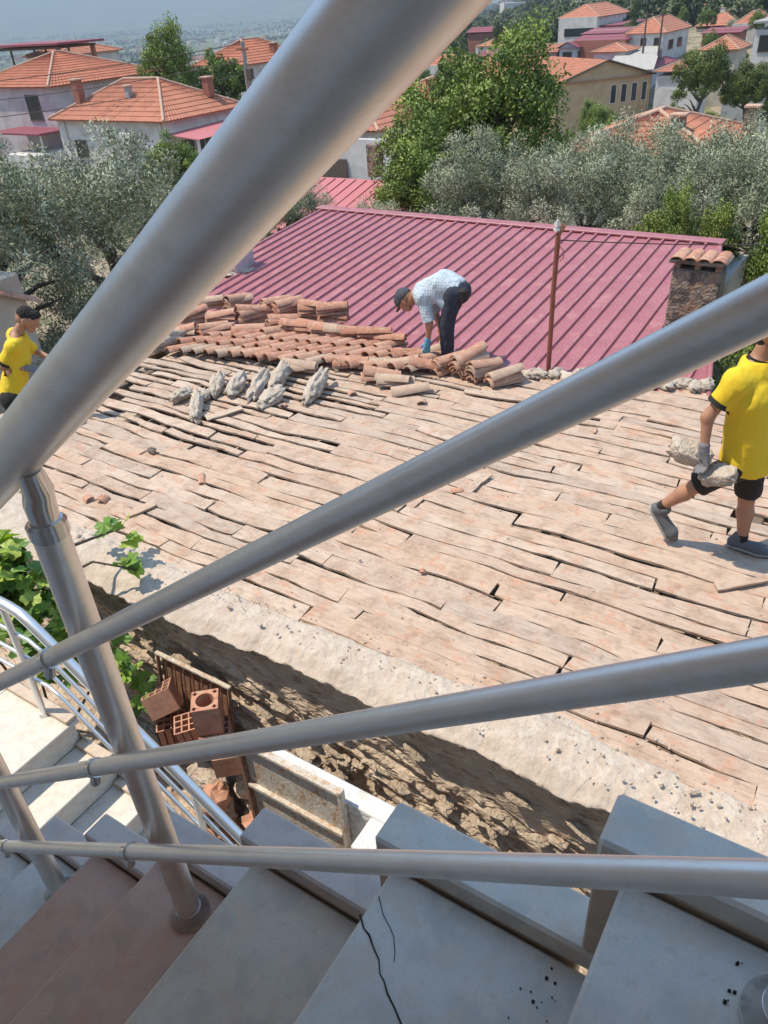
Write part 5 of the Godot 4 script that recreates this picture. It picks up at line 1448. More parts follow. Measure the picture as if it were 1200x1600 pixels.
func build_village():
	var W = M
	# near left pair
	var h = house("white house with wavy orange hip roof, brown chimney and porch", Vector3(-36.4, -5.0, -33.9), 9.4, 6.4, 3.3, 1.75, "hip", M.wall_white, M.roof1, [[0, 7.6, 1.6, 1.0, 0.9, true], [0, 4.6, 2.4, 0.7, 0.7], [1, 1.5, 1.4, 1.1, 1.5], [1, 2.9, 1.4, 1.1, 1.5], [1, 4.3, 1.4, 1.1, 1.5]], {"wave": 0.13, "lift": 0.03, "chimneys": [[8.2, 1.2, 3.3, 0.5, 1.9, M.wall_brickred], [4.2, 1.6, 3.8, 0.35, 1.0, M.wall_grey], [1.0, 5.0, 3.9, 0.5, 1.0, M.wall_brickred]]})
	var s = ns()
	roof_face(s, Vector3(4.9, 2.55, 3.4), Vector3(7.4, 2.35, 3.4), Vector3(7.4, 2.5, -3.6), Vector3(4.9, 2.75, -3.6), 1, 0.0, 0.05)
	obj("porch_roof", s.commit(), M.pinksheet, h)
	for z in [3.2, -3.4]: obj("porch_post", tube_mesh([Vector3(7.1, 0, z), Vector3(7.1, 2.4, z)], 0.09, 8), M.wall_brickred if z < 0 else M.frame, h)
	obj("porch_wall", box_mesh(Vector3(2.6, 1.0, 0.15)), M.wall_white, h, Vector3(6.0, 0.5, 3.3))
	obj("air_conditioner", box_mesh(Vector3(0.95, 0.65, 0.35), 0.04), M.frame, h, Vector3(1.6, 2.3, 3.42))
	obj("drain_pipe", tube_mesh([Vector3(4.4, 3.1, 3.28), Vector3(4.4, -0.5, 3.28)], 0.05, 6), M.frame, h)
	obj("drain_pipe", tube_mesh([Vector3(-4.0, 3.1, 3.28), Vector3(-4.0, -0.5, 3.28)], 0.05, 6), M.frame, h)
	obj("meter_box", box_mesh(Vector3(0.6, 0.9, 0.2), 0.02), M.frame, h, Vector3(3.3, 1.5, 3.32))
	h = house("white house with steep orange hip roof at the far left", Vector3(-52.6, -3.75, -39.0), 9.5, 10.2, 4.6, 1.75, "hip", M.wall_lilac, M.roof0, [[1, 6.4, 3.6, 1.2, 1.0], [0, 2.2, 3.2, 1.4, 1.6, true], [1, 2.0, 1.2, 0.9, 1.6]], {"wave": 0.16, "lift": 0.035})
	s = ns()
	box(s, Vector3(3.2, 1.9, 6.4), Vector3(5.6, 0.14, 2.8), 0.02)
	obj("awning", s.commit(), M.plumflat, h)
	for x in [0.6, 5.8]: obj("awning_post", tube_mesh([Vector3(x, -2, 7.6), Vector3(x, 1.85, 7.6)], 0.06, 8), M.frame, h)
	obj("annex", box_mesh(Vector3(3.4, 3.4, 3.0), 0.02), M.wall_white, h, Vector3(4.4, -1.0, 7.0))
	house("small orange roofed house behind the far left house", Vector3(-74.9, -2.9, -58.4), 6, 7.0, 4, 1.0, "hip", M.wall_white, M.roof1, [], {"courses": 9})
	house("white house with orange hip roof behind the utility pole", Vector3(-54.4, -4.35, -62.2), 6.5, 9.0, 4.5, 1.75, "hip", M.wall_white, M.roof0, [[0, 1.6, 3.2, 1.0, 1.2, true], [1, 2.0, 3.2, 0.8, 1.2]], {"wave": 0.2, "lift": 0.04, "chimneys": [[0.8, 5.0, 4.6, 0.6, 1.2, M.wall_brickred]]})
	house("orange hip roofed house right of the utility pole", Vector3(-53.0, -5.5, -68.5), 6.5, 7.0, 4, 1.9, "hip", M.wall_cream, M.roof1, [], {"courses": 9})
	h = house("open pavilion with dark red flat roof at upper left", Vector3(-69.6, -1.9, -53.8), 11.5, 5.0, 0.2, 0.1, "flat", M.frame_dark, M.plumflat, [], {"plain": true})
	h.get_node("wall").mesh = box_mesh(Vector3(10.6, 0.2, 4.4))
	for x in [5.0, 1.4, -2.2]:
		for z in [2.0, -2.0]: obj("post", tube_mesh([Vector3(x, -6.0, z), Vector3(x, 0.1, z)], 0.24 if x > 3 else 0.1, 8), M.wall_brickred if x > 3 else M.frame_dark, h)
	obj("deck", box_mesh(Vector3(11.2, 3.5, 4.8), 0.02), M.wall_grey, h, Vector3(0, -4.2, 0))
	# centre behind the handrail
	house("white house with orange tile roof beyond the concrete yard", Vector3(-24.6, -5.75, -37.6), 7.5, 5.5, 4, 1.5, "hip", M.wall_white, M.roof2, [[1, 1.4, 2.0, 0.9, 1.0, true]], {"wave": 0.15, "lift": 0.03})
	house("low house with a pale orange hip roof among trees", Vector3(-27.7, -6.2, -53.0), 6.5, 5.5, 4, 1.15, "hip", M.wall_white, M.roof1, [], {"wave": 0.18, "lift": 0.03, "chimneys": [[3.0, 1.0, 4.0, 0.3, 1.2, M.wall_brickred]]})
	h = house("tan gabled building with four tall windows in a row", Vector3(-38.1, -9.6, -97.4), 26.0, 13.4, 6.5, 1.9, "gable_x", M.wall_tan, M.roof1, [], {"turn": -0.63, "courses": 18, "wave": 0.3, "called": "gabled_building", "category": "building", "plain": true})
	for i in 4: add_window(h, Vector3(13.01, 4.7, -1.3 - i * 1.5), 0.8, 2.0, 1, false, 0)
	for i in 4: add_window(h, Vector3(13.01, 1.3, -1.3 - i * 1.5), 0.8, 1.6, 1, false, 0)
	obj("eave_board", tube_mesh([Vector3(13.36, 6.42, 7.05), Vector3(13.36, 8.4, 0), Vector3(13.36, 6.42, -7.05)], 0.11, 5), M.frame_dark, h)
	obj("drain_pipe", tube_mesh([Vector3(13.08, 6.4, -6.1), Vector3(13.08, -1.0, -6.1)], 0.05, 6), M.frame, h)
	house("white two storey house with plum roof behind the tan building", Vector3(-34.6, -10.3, -119.4), 9.0, 17.0, 6.5, 1.0, "gable_z", M.wall_paleblue, M.plumflat, [[1, 3.6, 5.0, 1.8, 1.6, true], [1, 11.5, 5.2, 2.0, 1.8, true], [1, 10.0, 1.9, 1.8, 1.7, true]], {"plain": true, "courses": 4})
	house("orange roofed house hidden among the olive trees, with sooty chimneys", Vector3(-6.6, -5.55, -32.6), 5.6, 6.4, 3.5, 1.05, "hip", M.wall_white, M.roof1, [], {"wave": 0.15, "lift": 0.03, "chimneys": [[1.7, 1.6, 3.7, 0.5, 0.85, M.chimney], [-0.3, 5.4, 3.3, 0.5, 1.1, M.chimney]]})
	h = house("blue and white four storey house with orange roof", Vector3(-57.2, -5.3, -165.0), 7.5, 19, 10, 1.9, "hip", M.wall_white, M.roof1, [[0, 1.8, 7.6, 1.8, 1.3, true], [0, 5.2, 7.6, 1.8, 1.3, true], [0, 1.8, 4.4, 1.8, 1.4, true], [0, 5.2, 4.4, 1.8, 1.4, true], [0, 3.4, 1.6, 1.8, 1.4, true]], {"courses": 6, "called": "apartment_house", "category": "house"})
	obj("blue_block", box_mesh(Vector3(4.0, 8.0, 17.0), 0.02), M.wall_blue, h, Vector3(5.8, 4.2, -1.0))
	obj("dark_band", box_mesh(Vector3(5.8, 1.3, 0.1), 0.01), M.glass, h, Vector3(0.4, 7.6, 9.56))
	obj("balcony", box_mesh(Vector3(4.6, 0.25, 18.0), 0.02), M.plumflat, h, Vector3(5.8, 8.4, -1.0))
	for i in 4: add_window(h, Vector3(7.82, 6.0, 4.5 - i * 3.6), 1.8, 1.3, 1, true)
	house("long cream shop building with plum canopy below the blue house", Vector3(-45.4, -6.9, -142.7), 6.5, 6.5, 4.5, 0.5, "shed", M.wall_cream, M.plumflat, [[0, 1.8, 2.6, 1.8, 1.3, true], [0, 4.6, 2.6, 1.8, 1.3, true], [1, 2.0, 2.6, 1.8, 1.3, true]], {"plain": true, "courses": 1})
	house("low white house with an orange hip roof beside the road", Vector3(-38.4, -8.2, -123.4), 4.6, 5.6, 3.2, 0.8, "hip", M.wall_white, M.roof1, [[0, 1.0, 1.7, 0.7, 1.1, true], [0, 3.2, 1.7, 0.7, 1.1, true], [1, 2.4, 1.7, 0.8, 1.1, true]], {"courses": 6})
	house("long low red walled building behind the small white house", Vector3(-41.5, -7.3, -133.0), 8, 5, 3.2, 0.5, "shed", M.wall_brickred, M.plumflat, [], {"plain": true, "courses": 1})
	house("pink terrace house with balconies left of the white house", Vector3(-48.4, -8.0, -130.6), 2.6, 5.2, 5.5, 0.7, "gable_z", M.wall_paleblue, M.plumflat, [[0, 1.3, 4.2, 1.4, 1.3, true], [1, 1.6, 4.2, 1.0, 1.3, true], [1, 3.4, 4.2, 1.0, 1.3, true]], {"plain": true, "courses": 3})
	house("pinkish brown terrace house with low roof", Vector3(-51.4, -8.5, -130.4), 6, 6, 4.5, 0.8, "gable_x", M.wall_pink, M.roof2, [[0, 1.6, 3.2, 1.1, 1.2, true], [0, 4.2, 3.2, 1.1, 1.2, true]], {"courses": 5})
	house("white house with tall windows and orange hip roof up the road", Vector3(-36.4, -6.7, -134.6), 5.5, 14.0, 5.6, 1.8, "hip", M.wall_white, M.roof1, [[0, 1.0, 4.1, 0.8, 1.6, true], [0, 3.0, 4.1, 0.8, 1.6, true], [0, 1.0, 1.5, 0.8, 1.6, true], [1, 4.0, 3.8, 2.4, 1.2, true], [1, 9.0, 3.8, 2.4, 1.2, true]], {"courses": 8})
	house("plum roofed annex beside the white hillside house", Vector3(-29.0, -7.8, -150.0), 5.5, 6, 4.0, 0.5, "shed", M.wall_brickred, M.plumflat, [[0, 1.2, 2.8, 1.0, 1.0, true], [0, 3.4, 2.8, 1.0, 1.0, true]], {"plain": true, "courses": 1})
	house("broad orange roofed house high on the right hillside", Vector3(-35.4, -8.2, -181.0), 7.5, 12, 5, 2.0, "hip", M.wall_cream, M.roof1, [[0, 2, 3.0, 1.2, 1.4, true], [0, 5, 3.0, 1.2, 1.4, true], [1, 4, 3.0, 1.4, 1.4, true]], {"courses": 8, "chimneys": [[4, 4, 6, 0.8, 1.6, M.wall_white]]})
	house("orange roofed house behind the broad hillside house", Vector3(-41.5, -5.6, -198.0), 9, 9, 5, 1.8, "hip", M.wall_white, M.roof0, [], {"courses": 6})
	house("white house with orange roof at the upper right corner", Vector3(-28.0, -7.2, -162.0), 5, 11, 6, 1.6, "hip", M.wall_white, M.roof1, [[0, 2, 4.5, 1.1, 1.4, true], [0, 5, 4.5, 1.1, 1.4, true]], {"courses": 7})
	house("orange roof alone among trees on the right slope", Vector3(-22.6, -7.9, -117.4), 4.2, 6.5, 3.5, 1.25, "hip", M.wall_cream, M.roof1, [], {"courses": 7})
	house("white multi storey block cut by the right frame edge", Vector3(-9.7, -4.0, -88.4), 6.0, 8, 9, 0.3, "flat", M.wall_white, M.wall_grey, [[0, 4.3, 7.4, 2.4, 1.3, true], [0, 4.3, 4.4, 2.4, 1.3, true], [0, 4.3, 1.6, 2.4, 1.3, true]], {"plain": true, "called": "apartment_house"})
	house("small dark grey roofed shed below the pines", Vector3(-12.9, -7.4, -78.0), 2.6, 4.0, 3.5, 0.8, "gable_z", M.wall_grey, M.chimney, [], {"plain": true, "courses": 4})
	house("small low house with orange roof right of the plum roofed house", Vector3(-24.0, -9.2, -106.0), 5.0, 5.0, 3, 1.0, "hip", M.wall_white, M.roof2, [], {"courses": 6})
	house("red brick house with flat plum roof in the far middle", Vector3(-86.0, -7.6, -180.0), 6, 6, 5.5, 0.8, "gable_x", M.wall_brickred, M.plumflat, [[0, 2, 3, 1.2, 1.2, true]], {"plain": true, "courses": 3})
	house("far white house with an orange roof below the brick house", Vector3(-77.5, -9.6, -168.0), 7, 6, 4, 1.2, "hip", M.wall_white, M.roof1, [], {"courses": 4})
	house("far orange roof left of the lane", Vector3(-73.0, -10.7, -140.0), 9, 7, 4, 1.4, "hip", M.wall_white, M.roof0, [], {"courses": 5})
	house("far pale house on the wooded slope", Vector3(-69.0, -6.8, -205.0), 9, 7, 5, 1.5, "hip", M.wall_cream, M.roof1, [], {"courses": 4})
	house("far plum roofed house beside the lane", Vector3(-68.5, -10.2, -150.0), 6, 6, 3.5, 0.8, "gable_x", M.wall_paleblue, M.plumflat, [], {"courses": 3, "plain": true})
	# pink metal roof shed in the dip, concrete yard with wall
	h = house("shed with dusty pink metal roof in the hollow", Vector3(-11.2, -5.35, -17.6), 4.6, 6.5, 2.4, 0.75, "gable_x", M.wall_white, M.pinksheet, [], {"courses": 1, "plain": true, "called": "metal_shed", "category": "shed"})
	var seam = box_mesh(Vector3(0.03, 0.02, 3.6))
	for i in 14:
		var o = obj("seam", seam, M.pinksheet, h.get_node("roof"), Vector3(-2.5 + i * 0.385, 2.77, 1.82))
		o.rotation.x = 0.218
	obj("chimney", box_mesh(Vector3(0.42, 1.0, 0.42), 0.03), M.chimney, h, Vector3(-1.7, 3.3, -2.2))
	var y = thing("yard_wall", "white rendered yard wall with iron gate beyond the pink shed", "wall", Vector3(-22.2, -8.0, -32.0))
	obj("wall", box_mesh(Vector3(9.0, 2.6, 0.25), 0.02), M.wall_white, y, Vector3(0, 1.3, -0.6))
	obj("gate", box_mesh(Vector3(1.6, 1.7, 0.06)), M.frame_dark, y, Vector3(-1.6, 0.85, -0.42))
	var cy = ns()
	box(cy, Vector3(-19.6, -7.4, -27.6), Vector3(8, 0.5, 7.5))
	tag(obj("concrete_yard", cy.commit(), M.concrete), "", "", "", "structure")
	# road on the slope at the right
	var rs = ns()
	var rp = [Vector3(-33.0, -9.5, -108), Vector3(-35.5, -9.2, -118), Vector3(-38.5, -8.8, -130), Vector3(-44.0, -8.4, -150), Vector3(-52, -7.6, -185)]
	for i in rp.size() - 1:
		var a = rp[i]
		var b = rp[i + 1]
		quad(rs, a + Vector3(-3, 0.3, 0), a + Vector3(3, 0.3, 0), b + Vector3(3, 0.3, 0), b + Vector3(-3, 0.3, 0), Vector3.UP)
	tag(obj("road", rs.commit(), M.concrete), "", "", "", "structure")
	# white plastered corner of a neighbour's shed at the left frame edge
	h = thing("plaster_shed", "plastered shed corner with tile verge at the left edge", "shed", Vector3(-11.05, -5.5, -5.5))
	obj("wall", box_mesh(Vector3(1.6, 2.6, 1.6), 0.02), M.wall_cream, h, Vector3(0, 1.3, 0))
	var vt = tile_mesh(0.45, 0.1, 0.085, 0.015)
	for i in 6:
		var o = obj("verge_tile", vt, M["tile%d" % (i % 2)], h, Vector3(0.8, 2.62 + 0.16 * (2.5 - i) , 0.85 - i * 0.32))
		o.rotation.x = -0.45
	# utility poles and wires
	var up = thing("utility_pole", "grey concrete utility pole beside the left houses", "pole", Vector3(-36.3, -10.0, -41.3))
	obj("pole", tube_mesh([Vector3.ZERO, Vector3(0, 8.3, 0)], [0.2, 0.13], 10), M.pole_concrete, up)
	obj("cross_arm", box_mesh(Vector3(0.9, 0.1, 0.1), 0.01), M.rust, up, Vector3(0, 7.9, 0.1))
	obj("transformer_box", box_mesh(Vector3(0.4, 0.6, 0.3), 0.03), M.frame_dark, up, Vector3(0.35, 6.6, 0.1))
	var ends = [[8.2, Vector3(-50, -2.5, -20), 0.4], [7.3, Vector3(-52, -3.4, -22), 0.5], [6.6, Vector3(-50, -4.2, -22), 0.5]]
	for i in 3:
		var w = []
		for k in 11: w.append(Vector3(-36.3, -10.0 + ends[i][0], -41.3).lerp(ends[i][1], k / 10.0) + Vector3(0, -4.0 * ends[i][2] * (k / 10.0) * (1 - k / 10.0), 0))
		tag(obj("power_line", tube_mesh(w, 0.022, 5), M.cable), ["topmost thin wire left of the utility pole", "middle thin wire left of the utility pole", "lowest thin wire left of the utility pole"][i], "wire")
	for a in [[Vector3(-72.0, -12.0, -158.0), 8.0, "dark far pole above the lane"], [Vector3(-36.5, -9.2, -125.0), 5.5, "thin pole by the road left"], [Vector3(-33.5, -9.2, -122.0), 5.5, "thin pole by the road right"], [Vector3(-52.2, -10.5, -70.5), 8.0, "short wooden pole behind the orange roofs"]]:
		var p = thing("utility_pole", a[2], "pole", a[0])
		obj("pole", tube_mesh([Vector3.ZERO, Vector3(0, a[1], 0)], [0.16, 0.1], 8), M.frame_dark, p)
		obj("cross_arm", box_mesh(Vector3(1.2, 0.12, 0.12), 0.01), M.frame_dark, p, Vector3(0, a[1] - 0.4, 0))

# ---------------------------------------------------------------- land
const DIST := [0.0, 14.0, 20.0, 30.0, 45.0, 60.0, 80.0, 110.0, 140.0, 180.0, 250.0, 400.0, 800.0, 1500.0, 3000.0, 6000.0, 9000.0, 14000.0]
const LEFT := [-5.8, -5.8, -6.4, -7.0, -8.2, -8.6, -9.5, -11.0, -13.0, -16.0, -21.0, -30.0, -48.0, -62.0, -72.0, -74.0, 330.0, 700.0]
const MIDD := [-5.8, -5.8, -6.6, -7.6, -9.6, -12.0, -14.5, -16.5, -14.5, -13.0, -14.0, -17.0, -26.0, -40.0, -55.0, -60.0, 330.0, 700.0]
const RIGH := [-5.8, -5.8, -6.8, -8.2, -10.6, -13.2, -15.5, -16.0, -10.8, -9.4, -7.0, 2.0, 34.0, 90.0, 200.0, 300.0, 500.0, 800.0]
func land_y(x, z):
	var d = sqrt(x * x + z * z)
	var az = rad_to_deg(atan2(x, -z))
	var i = 0
	while i < DIST.size() - 2 and DIST[i + 1] < d: i += 1
	var u = clampf((d - DIST[i]) / (DIST[i + 1] - DIST[i]), 0, 1)
	var l = lerpf(LEFT[i], LEFT[i + 1], u)
	var m = lerpf(MIDD[i], MIDD[i + 1], u)
	var r = lerpf(RIGH[i], RIGH[i + 1], u)
	var y = 0.0
	if az < -42.0: y = l
	elif az < -27.0: y = lerpf(l, m, smoothstep(-42.0, -27.0, az))
	elif az < -13.0: y = lerpf(m, r, smoothstep(-27.0, -13.0, az))
	else: y = r
	if d > 200.0: y += noise.get_noise_2d(x * 0.25, z * 0.25) * clampf((d - 200.0) * 0.02, 0.0, 6.0) * (0.15 if (d > 1200.0 and d < 6500.0 and az < -30.0) else 1.0)
	if d > 6000.0: y += noise.get_noise_2d(x * 0.028, z * 0.028) * clampf((d - 6000.0) * 0.12, 0.0, 300.0)
	return y
func build_land():
	var rings = [0.0]
	var d = 4.0
	while d < 14000.0:
		rings.append(d)
		d *= 1.085
	rings.append(14000.0)
	var azs = []
	var a = -180.0
	while a < 180.0:
		azs.append(a)
		a += 0.9 if (a >= -72.0 and a < 12.0) else 6.0
	azs.append(180.0)
	for part in 3:
		var lo = [0.0, 320.0, 6300.0][part]
		var hi = [320.0, 6300.0, 1e9][part]
		var s = ns()
		for i in rings.size() - 1:
			if rings[i] < lo or rings[i] >= hi: continue
			for k in azs.size() - 1:
				var P = []
				for q in [[i, k], [i, k + 1], [i + 1, k + 1], [i + 1, k]]:
					var rr = rings[q[0]]
					var an = deg_to_rad(azs[q[1]])
					var x = sin(an) * rr
					var z = -cos(an) * rr
					P.append(Vector3(x, land_y(x, z), z))
				s.set_smooth_group(0)
				for t in [[0, 1, 2], [0, 2, 3]]:
					var A = P[t[0]]
					var Bq = P[t[1]]
					var C = P[t[2]]
					var n = (A - C).cross(A - Bq)
					if n.length_squared() < 1e-9: continue
					if n.y < 0:
						var tmp = Bq
						Bq = C
						C = tmp
					for q in [A, Bq, C]: s.add_vertex(q)
		s.generate_normals()
		tag(obj(["ground", "plain", "hills"][part], s.commit(), [M.soil, M.field, M.hill][part]), "", "", "", "structure")
	# far woods: one mass of small crowns on the slopes and the plain
	var mm := MultiMesh.new()
	mm.transform_format = MultiMesh.TRANSFORM_3D
	mm.use_colors = true
	var cm = crown_mesh(91, 34, 34, Vector3(1.0, 0.9, 1.0), 0.34, 0.26, [Color(1, 1, 1), Color(0.8, 0.8, 0.8)], 0.0)
	mm.mesh = cm
	var pos = []
	for i in 26000:
		var u = rng.randf()
		var az = rng.randf_range(-63.0, -4.0)
		var dd = 190.0 * pow(16.0, pow(u, 0.8))
		if az < -30.0:
			dd = 130.0 * pow(42.0, pow(u, 0.85))
			if noise.get_noise_2d(sin(deg_to_rad(az)) * dd * 0.12, cos(deg_to_rad(az)) * dd * 0.12 + 300.0) < 0.02: continue
		elif noise.get_noise_2d(az * 20.0, dd * 0.5) < -0.22: continue
		pos.append([az, dd])
	mm.instance_count = pos.size()
	for i in pos.size():
		var an = deg_to_rad(pos[i][0])
		var x = sin(an) * pos[i][1]
		var z = -cos(an) * pos[i][1]
		var sz = rng.randf_range(1.6, 3.6) * ((1.0 + pos[i][1] / 2200.0) if pos[i][0] > -30.0 else 0.85 + pos[i][1] / 6000.0)
		mm.set_instance_transform(i, Transform3D(Basis(Vector3.UP, rng.randf() * TAU).scaled(Vector3(sz, sz * rng.randf_range(0.7, 1.2), sz)), Vector3(x, land_y(x, z) - 0.4 * sz, z)))
		var g = rng.randf_range(0.6, 1.3)
		mm.set_instance_color(i, Color(0.12, 0.155, 0.06) * g if rng.randf() < 0.55 else Color(0.165, 0.185, 0.11) * g)
	var mi := MultiMeshInstance3D.new()
	mi.name = "far_woods"
	mi.multimesh = mm
	mi.material_override = M.leaf_green
	add_child(mi)
	tag(mi, "distant woods and groves on the slopes and the hazy plain", "woods", "", "stuff")
	# far settlement: specks of houses on the plain
	var fm := MultiMesh.new()
	fm.transform_format = MultiMesh.TRANSFORM_3D
	fm.use_colors = true
	fm.mesh = box_mesh(Vector3(1, 0.7, 0.8))
	fm.instance_count = 420
	for i in 420:
		var an = deg_to_rad(rng.randf_range(-62.0, -24.0))
		var dd = rng.randf_range(500.0, 4200.0)
		var x = sin(an) * dd
		var z = -cos(an) * dd
		fm.set_instance_transform(i, Transform3D(Basis(Vector3.UP, rng.randf() * TAU).scaled(Vector3.ONE * rng.randf_range(8.0, 16.0)), Vector3(x, land_y(x, z) + 3.0, z)))
		fm.set_instance_color(i, [Color(0.6, 0.58, 0.55), Color(0.42, 0.2, 0.14), Color(0.5, 0.45, 0.4)][i % 3])
	var fi := MultiMeshInstance3D.new()
	fi.name = "far_settlement"
	fi.multimesh = fm
	var vm = leaf_mat(Color.BLACK)
	vm.backlight_enabled = false
	fi.material_override = vm
	add_child(fi)
	tag(fi, "tiny far buildings scattered over the hazy plain", "settlement", "", "stuff")
func on_land(x, z): return Vector3(x, land_y(x, z) - 0.1, z)
func build_trees():
	make_tree_kinds()
	var G1 = "olive trees behind the roofs"
	# left big olives: near, dark
	tree("olive0", Vector3(-12.3, -5.6, -6.6), 1.14, 0.3, "olive_tree", "largest grey green olive tree at the left edge", G1, 1.0)
	tree("olive1", Vector3(-11.8, -5.8, -9.0), 1.08, 1.9, "olive_tree", "olive tree behind the shoulder of the left worker", G1, 1.0)
	tree("olive2", Vector3(-15.2, -6.3, -12.6), 0.84, 3.0, "olive_tree", "olive tree left of the handrail below the porch house", G1, 1.0)
	tree("olive0", Vector3(-16.0, -6.1, -9.2), 1.08, 4.0, "olive_tree", "pale olive tree furthest left below the pavilion", G1, 1.0)
	tree("olive1", Vector3(-13.2, -6.4, -15.6), 0.85, 5.0, "olive_tree", "small olive tree seen under the handrail by the pink shed", G1, 0.9)
	tree("olive2", Vector3(-10.9, -6.9, -7.5), 0.95, 2.2, "olive_tree", "low dark olive foliage right above the left worker", G1, 0.9)
	# right olives
	var R = [[-8.3, -6.5, -17.3, 0.98, 0.4, "olive0", "tall rounded olive tree right of the bright green tree"], [-6.3, -6.5, -17.8, 0.96, 1.5, "olive1", "olive tree behind the rusty pole"], [-5.2, -7.0, -20.3, 1.1, 2.2, "olive2", "olive tree below the tan gabled building"], [-3.9, -6.4, -17.2, 0.86, 3.6, "olive0", "low olive tree right of the rusty pole"], [-2.3, -6.5, -18.2, 0.98, 4.4, "olive1", "olive tree behind the sooty chimney"], [-0.9, -6.4, -19.2, 1.1, 5.2, "olive2", "tall olive tree at the right frame edge"], [-3.1, -7.1, -22.5, 1.12, 0.9, "olive1", "olive tree before the hidden orange roof, right side"], [-9.6, -6.5, -15.2, 0.7, 2.9, "olive2", "small low olive bush at the plum ridge"], [-7.3, -7.2, -21.6, 1.0, 2.4, "olive1", "olive tree in the second row below the tan wall"], [-0.7, -6.2, -15.6, 0.95, 1.2, "olive0", "olive tree beside the right end of the plum roof"], [0.6, -6.9, -22.0, 1.25, 3.3, "olive1", "furthest right olive tree in the back row"]]
	for a in R: tree(a[5], Vector3(a[0], a[1], a[2]), a[3], a[4], "olive_tree", a[6], G1)
	tree("green0", Vector3(-10.5, -7.4, -22.8), 1.12, 0.5, "leafy_tree", "tall bright green leafy tree in the middle", "bright green trees")
	tree("green1", Vector3(-12.3, -7.5, -22.4), 1.02, 1.7, "leafy_tree", "bright green tree joined to the tall one, right side", "bright green trees", 1.0)
	tree("green1", Vector3(-11.6, -7.5, -20.0), 0.85, 2.6, "leafy_tree", "lower bright green tree over the pink shed", "bright green trees", 0.95)
	# small bright green shrubs
	for a in [[-3.55, -15.0, 0.36, "yellow green shrub at the plum ridge right of the pole"], [-2.75, -15.2, 0.33, "yellow green shrub beside the other at the ridge"], [-1.15, -13.4, 0.42, "green shrub at the right end of the plum roof"], [-0.35, -11.2, 0.45, "bright shrub behind the sooty chimney"], [-0.85, -9.5, 0.36, "green weeds behind the striding man's shoulder"]]:
		tree("green0", Vector3(a[0], -5.9 if a[1] > -14 else -6.2, a[1]), a[2], a[0] * 5.0, "green_shrub", a[3], "bright shrubs", 1.45)
	# village trees
	tree("green0", on_land(-45.8, -44.0), 1.25, 0.2, "leafy_tree", "big dark green tree between the left houses", "village trees", 1.15)
	tree("dark0", on_land(-43.0, -46.5), 1.2, 1.2, "leafy_tree", "darker tree behind the big green tree at left", "village trees", 1.1)
	tree("green1", on_land(-39.0, -46.5), 0.85, 2.0, "leafy_tree", "green tree at the foot of the utility pole", "village trees", 0.85)
	tree("green1", on_land(-24.6, -22.9), 0.72, 1.0, "fig_tree", "broad leaved fig tree before the porch house", "village trees", 0.85)
	tree("green0", on_land(-22.4, -22.2), 0.55, 1.0, "fig_tree", "smaller fig tree at the porch wall", "village trees", 0.75)
	tree("pine", Vector3(-13.0, -11.2, -58.5), 1.2, 0.0, "pine_tree", "flat topped pine with bare trunk on the right", "pines")
	tree("pine", Vector3(-10.6, -11.8, -61.5), 1.1, 2.0, "pine_tree", "second pine right of the flat topped one", "pines")
	tree("pine", Vector3(-25.0, -9.9, -47.5), 1.1, 1.0, "pine_tree", "pine tree behind the handrail in the middle", "pines")
	var vt = [[-21.5, -84.0], [-17.5, -86.0], [-14.0, -70.0], [-11.0, -72.0], [-8.5, -66.0], [-18.5, -100.0], [-15.0, -104.0], [-28.0, -118.0], [-24.0, -126.0], [-19.0, -124.0], [-15.5, -120.0], [-47.0, -152.0], [-58.0, -146.0], [-63.0, -150.0], [-66.0, -130.0], [-60.0, -120.0], [-70.0, -122.0], [-55.0, -112.0], [-46.0, -108.0], [-40.0, -112.0], [-38.5, -170.0], [-33.0, -165.0], [-28.0, -158.0], [-22.0, -172.0], [-15.0, -160.0], [-48.0, -190.0], [-70.0, -170.0], [-78.0, -150.0], [-90.0, -160.0], [-97.0, -185.0], [-62.0, -52.0], [-70.0, -58.0], [-66.0, -76.0], [-60.0, -82.0], [-31.0, -140.0], [-10.0, -95.0], [-6.0, -80.0], [-32.0, -92.0], [-9.0, -52.0], [-16.5, -62.0], [-20.0, -66.0], [-12.0, -42.0], [-9.5, -44.0], [-14.5, -45.0], [-17.0, -48.0], [-19.0, -52.0], [-22.5, -55.0], [-13.0, -52.0], [-7.0, -48.0], [-23.0, -70.0], [-18.0, -74.0], [-28.0, -78.0], [-11.0, -58.0], [-4.5, -55.0], [-15.0, -80.0], [-19.0, -92.0], [-24.0, -98.0], [-12.5, -66.0]]
	var marks = [[-35, -102, "tan gabled building"], [-36, -125, "white house with plum roof"], [-10, -36, "hidden orange roofed house"], [-58, -165, "blue and white house"], [-42, -126, "low white roadside house"], [-52, -132, "pink terrace houses"], [-38, -142, "white hillside house"], [-38, -188, "broad hillside house"], [-24, -120, "lone orange roof on the slope"], [-11, -90, "white block at the frame edge"], [-14, -80, "small grey shed"], [-26, -108, "small low orange roofed house"], [-88, -182, "far red brick house"], [-80, -170, "far white house"], [-76, -143, "far orange roof by the lane"], [-58, -68, "house behind the utility pole"], [-78, -62, "house at far left"], [-13, -58, "flat topped pine"], [-30, -55, "low pale roofed house"], [-30, -166, "upper right corner house"], [-72, -208, "far pale house"]]
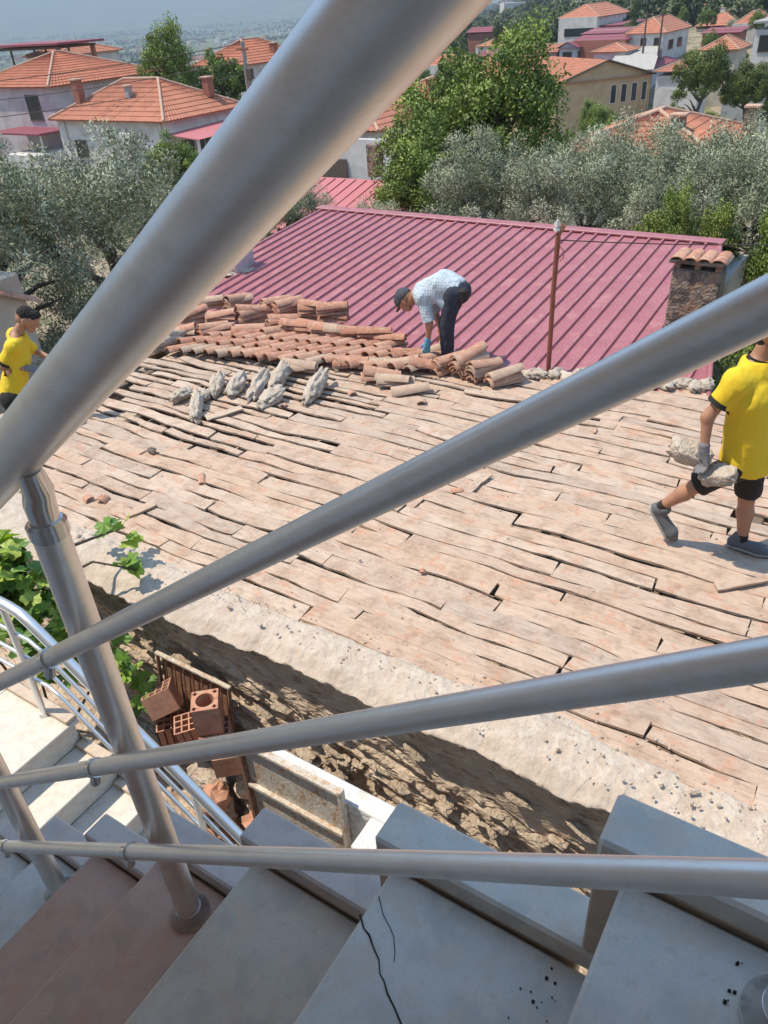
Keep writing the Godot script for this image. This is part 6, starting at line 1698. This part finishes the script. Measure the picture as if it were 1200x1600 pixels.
	for i in vt.size():
		var p = on_land(vt[i][0], vt[i][1])
		var k = ["dark0", "green0", "dark1", "olive1", "green1", "dark0"][i % 6]
		var best = 1e9
		var lab = ""
		for q in marks:
			var dv = Vector2(vt[i][0] - q[0], vt[i][1] - q[1])
			if dv.length() < best:
				best = dv.length()
				var dirv = Vector2(q[0], q[1]).normalized()
				var side = dirv.x * dv.y - dirv.y * dv.x
				var deep = dirv.dot(dv)
				lab = "%s tree %s the %s" % [["dark", "bright green", "dusky", "grey olive", "light green", "dark"][i % 6], ("right of" if side > 0 else "left of") if absf(side) > absf(deep) else ("behind" if deep > 0 else "in front of"), q[2]]
		tree(k, p, rng.randf_range(0.6, 0.95), rng.randf() * 6, "village_tree", lab, "village trees among houses", rng.randf_range(0.9, 1.2))
	for p in [[-52.0, -118.0], [-49.0, -160.0], [-78.0, -165.0], [-21.0, -140.0]]: tree("cypress", on_land(p[0], p[1]), 1.6, 0.0, "cypress_tree", "slim dark cypress among the distant village houses", "cypresses")

func _ready():
	rng.seed = 20240711
	noise.seed = 5
	noise.frequency = 0.02
	noise.fractal_octaves = 3
	# camera: at the stair, looking out and down over the railing
	var cam := Camera3D.new()
	cam.name = "camera"
	add_child(cam)
	cam.transform = Transform3D(Basis(Vector3(0.84434232, -0.05883017, -0.5325646), Vector3(-0.25573702, 0.82918111, -0.49704854), Vector3(0.47083396, 0.55587561, 0.68506766)).orthonormalized(), Vector3.ZERO)
	cam.fov = 67.38
	cam.near = 0.02
	cam.far = 20000.0
	cam.current = true
	# sky and air
	var env := Environment.new()
	var sky := Sky.new()
	var sm := ProceduralSkyMaterial.new()
	sm.sky_top_color = Color(0.44, 0.57, 0.72)
	sm.sky_horizon_color = Color(0.87, 0.88, 0.88)
	sm.sky_curve = 0.12
	sm.ground_bottom_color = Color(0.4, 0.36, 0.32)
	sm.ground_horizon_color = Color(0.6, 0.66, 0.7)
	sm.sun_angle_max = 1.0
	sky.sky_material = sm
	env.background_mode = Environment.BG_SKY
	env.sky = sky
	env.background_energy_multiplier = 1.9
	env.tonemap_mode = Environment.TONE_MAPPER_LINEAR
	env.tonemap_exposure = 1.33
	env.fog_enabled = true
	env.fog_density = 0.00028
	env.fog_light_color = Color(0.78, 0.87, 0.95)
	env.sdfgi_enabled = true
	env.ssao_enabled = true
	env.ssil_enabled = true
	var we := WorldEnvironment.new()
	we.name = "environment"
	we.environment = env
	add_child(we)
	# high summer sun from the left
	var sun := DirectionalLight3D.new()
	sun.name = "sun"
	add_child(sun)
	sun.basis = Basis.looking_at(Vector3(0.41, -0.9, -0.2).normalized(), Vector3.FORWARD)
	sun.light_energy = 1.6
	sun.light_color = Color(1.0, 0.95, 0.86)
	sun.light_angular_distance = 0.5
	sun.shadow_enabled = true
	make_materials()
	build_land()
	build_stairs()
	build_lower_flight()
	var oh = build_old_house()
	build_metal_house()
	build_village()
	build_yard()
	build_tiles(oh)
	build_people()
	build_trees()
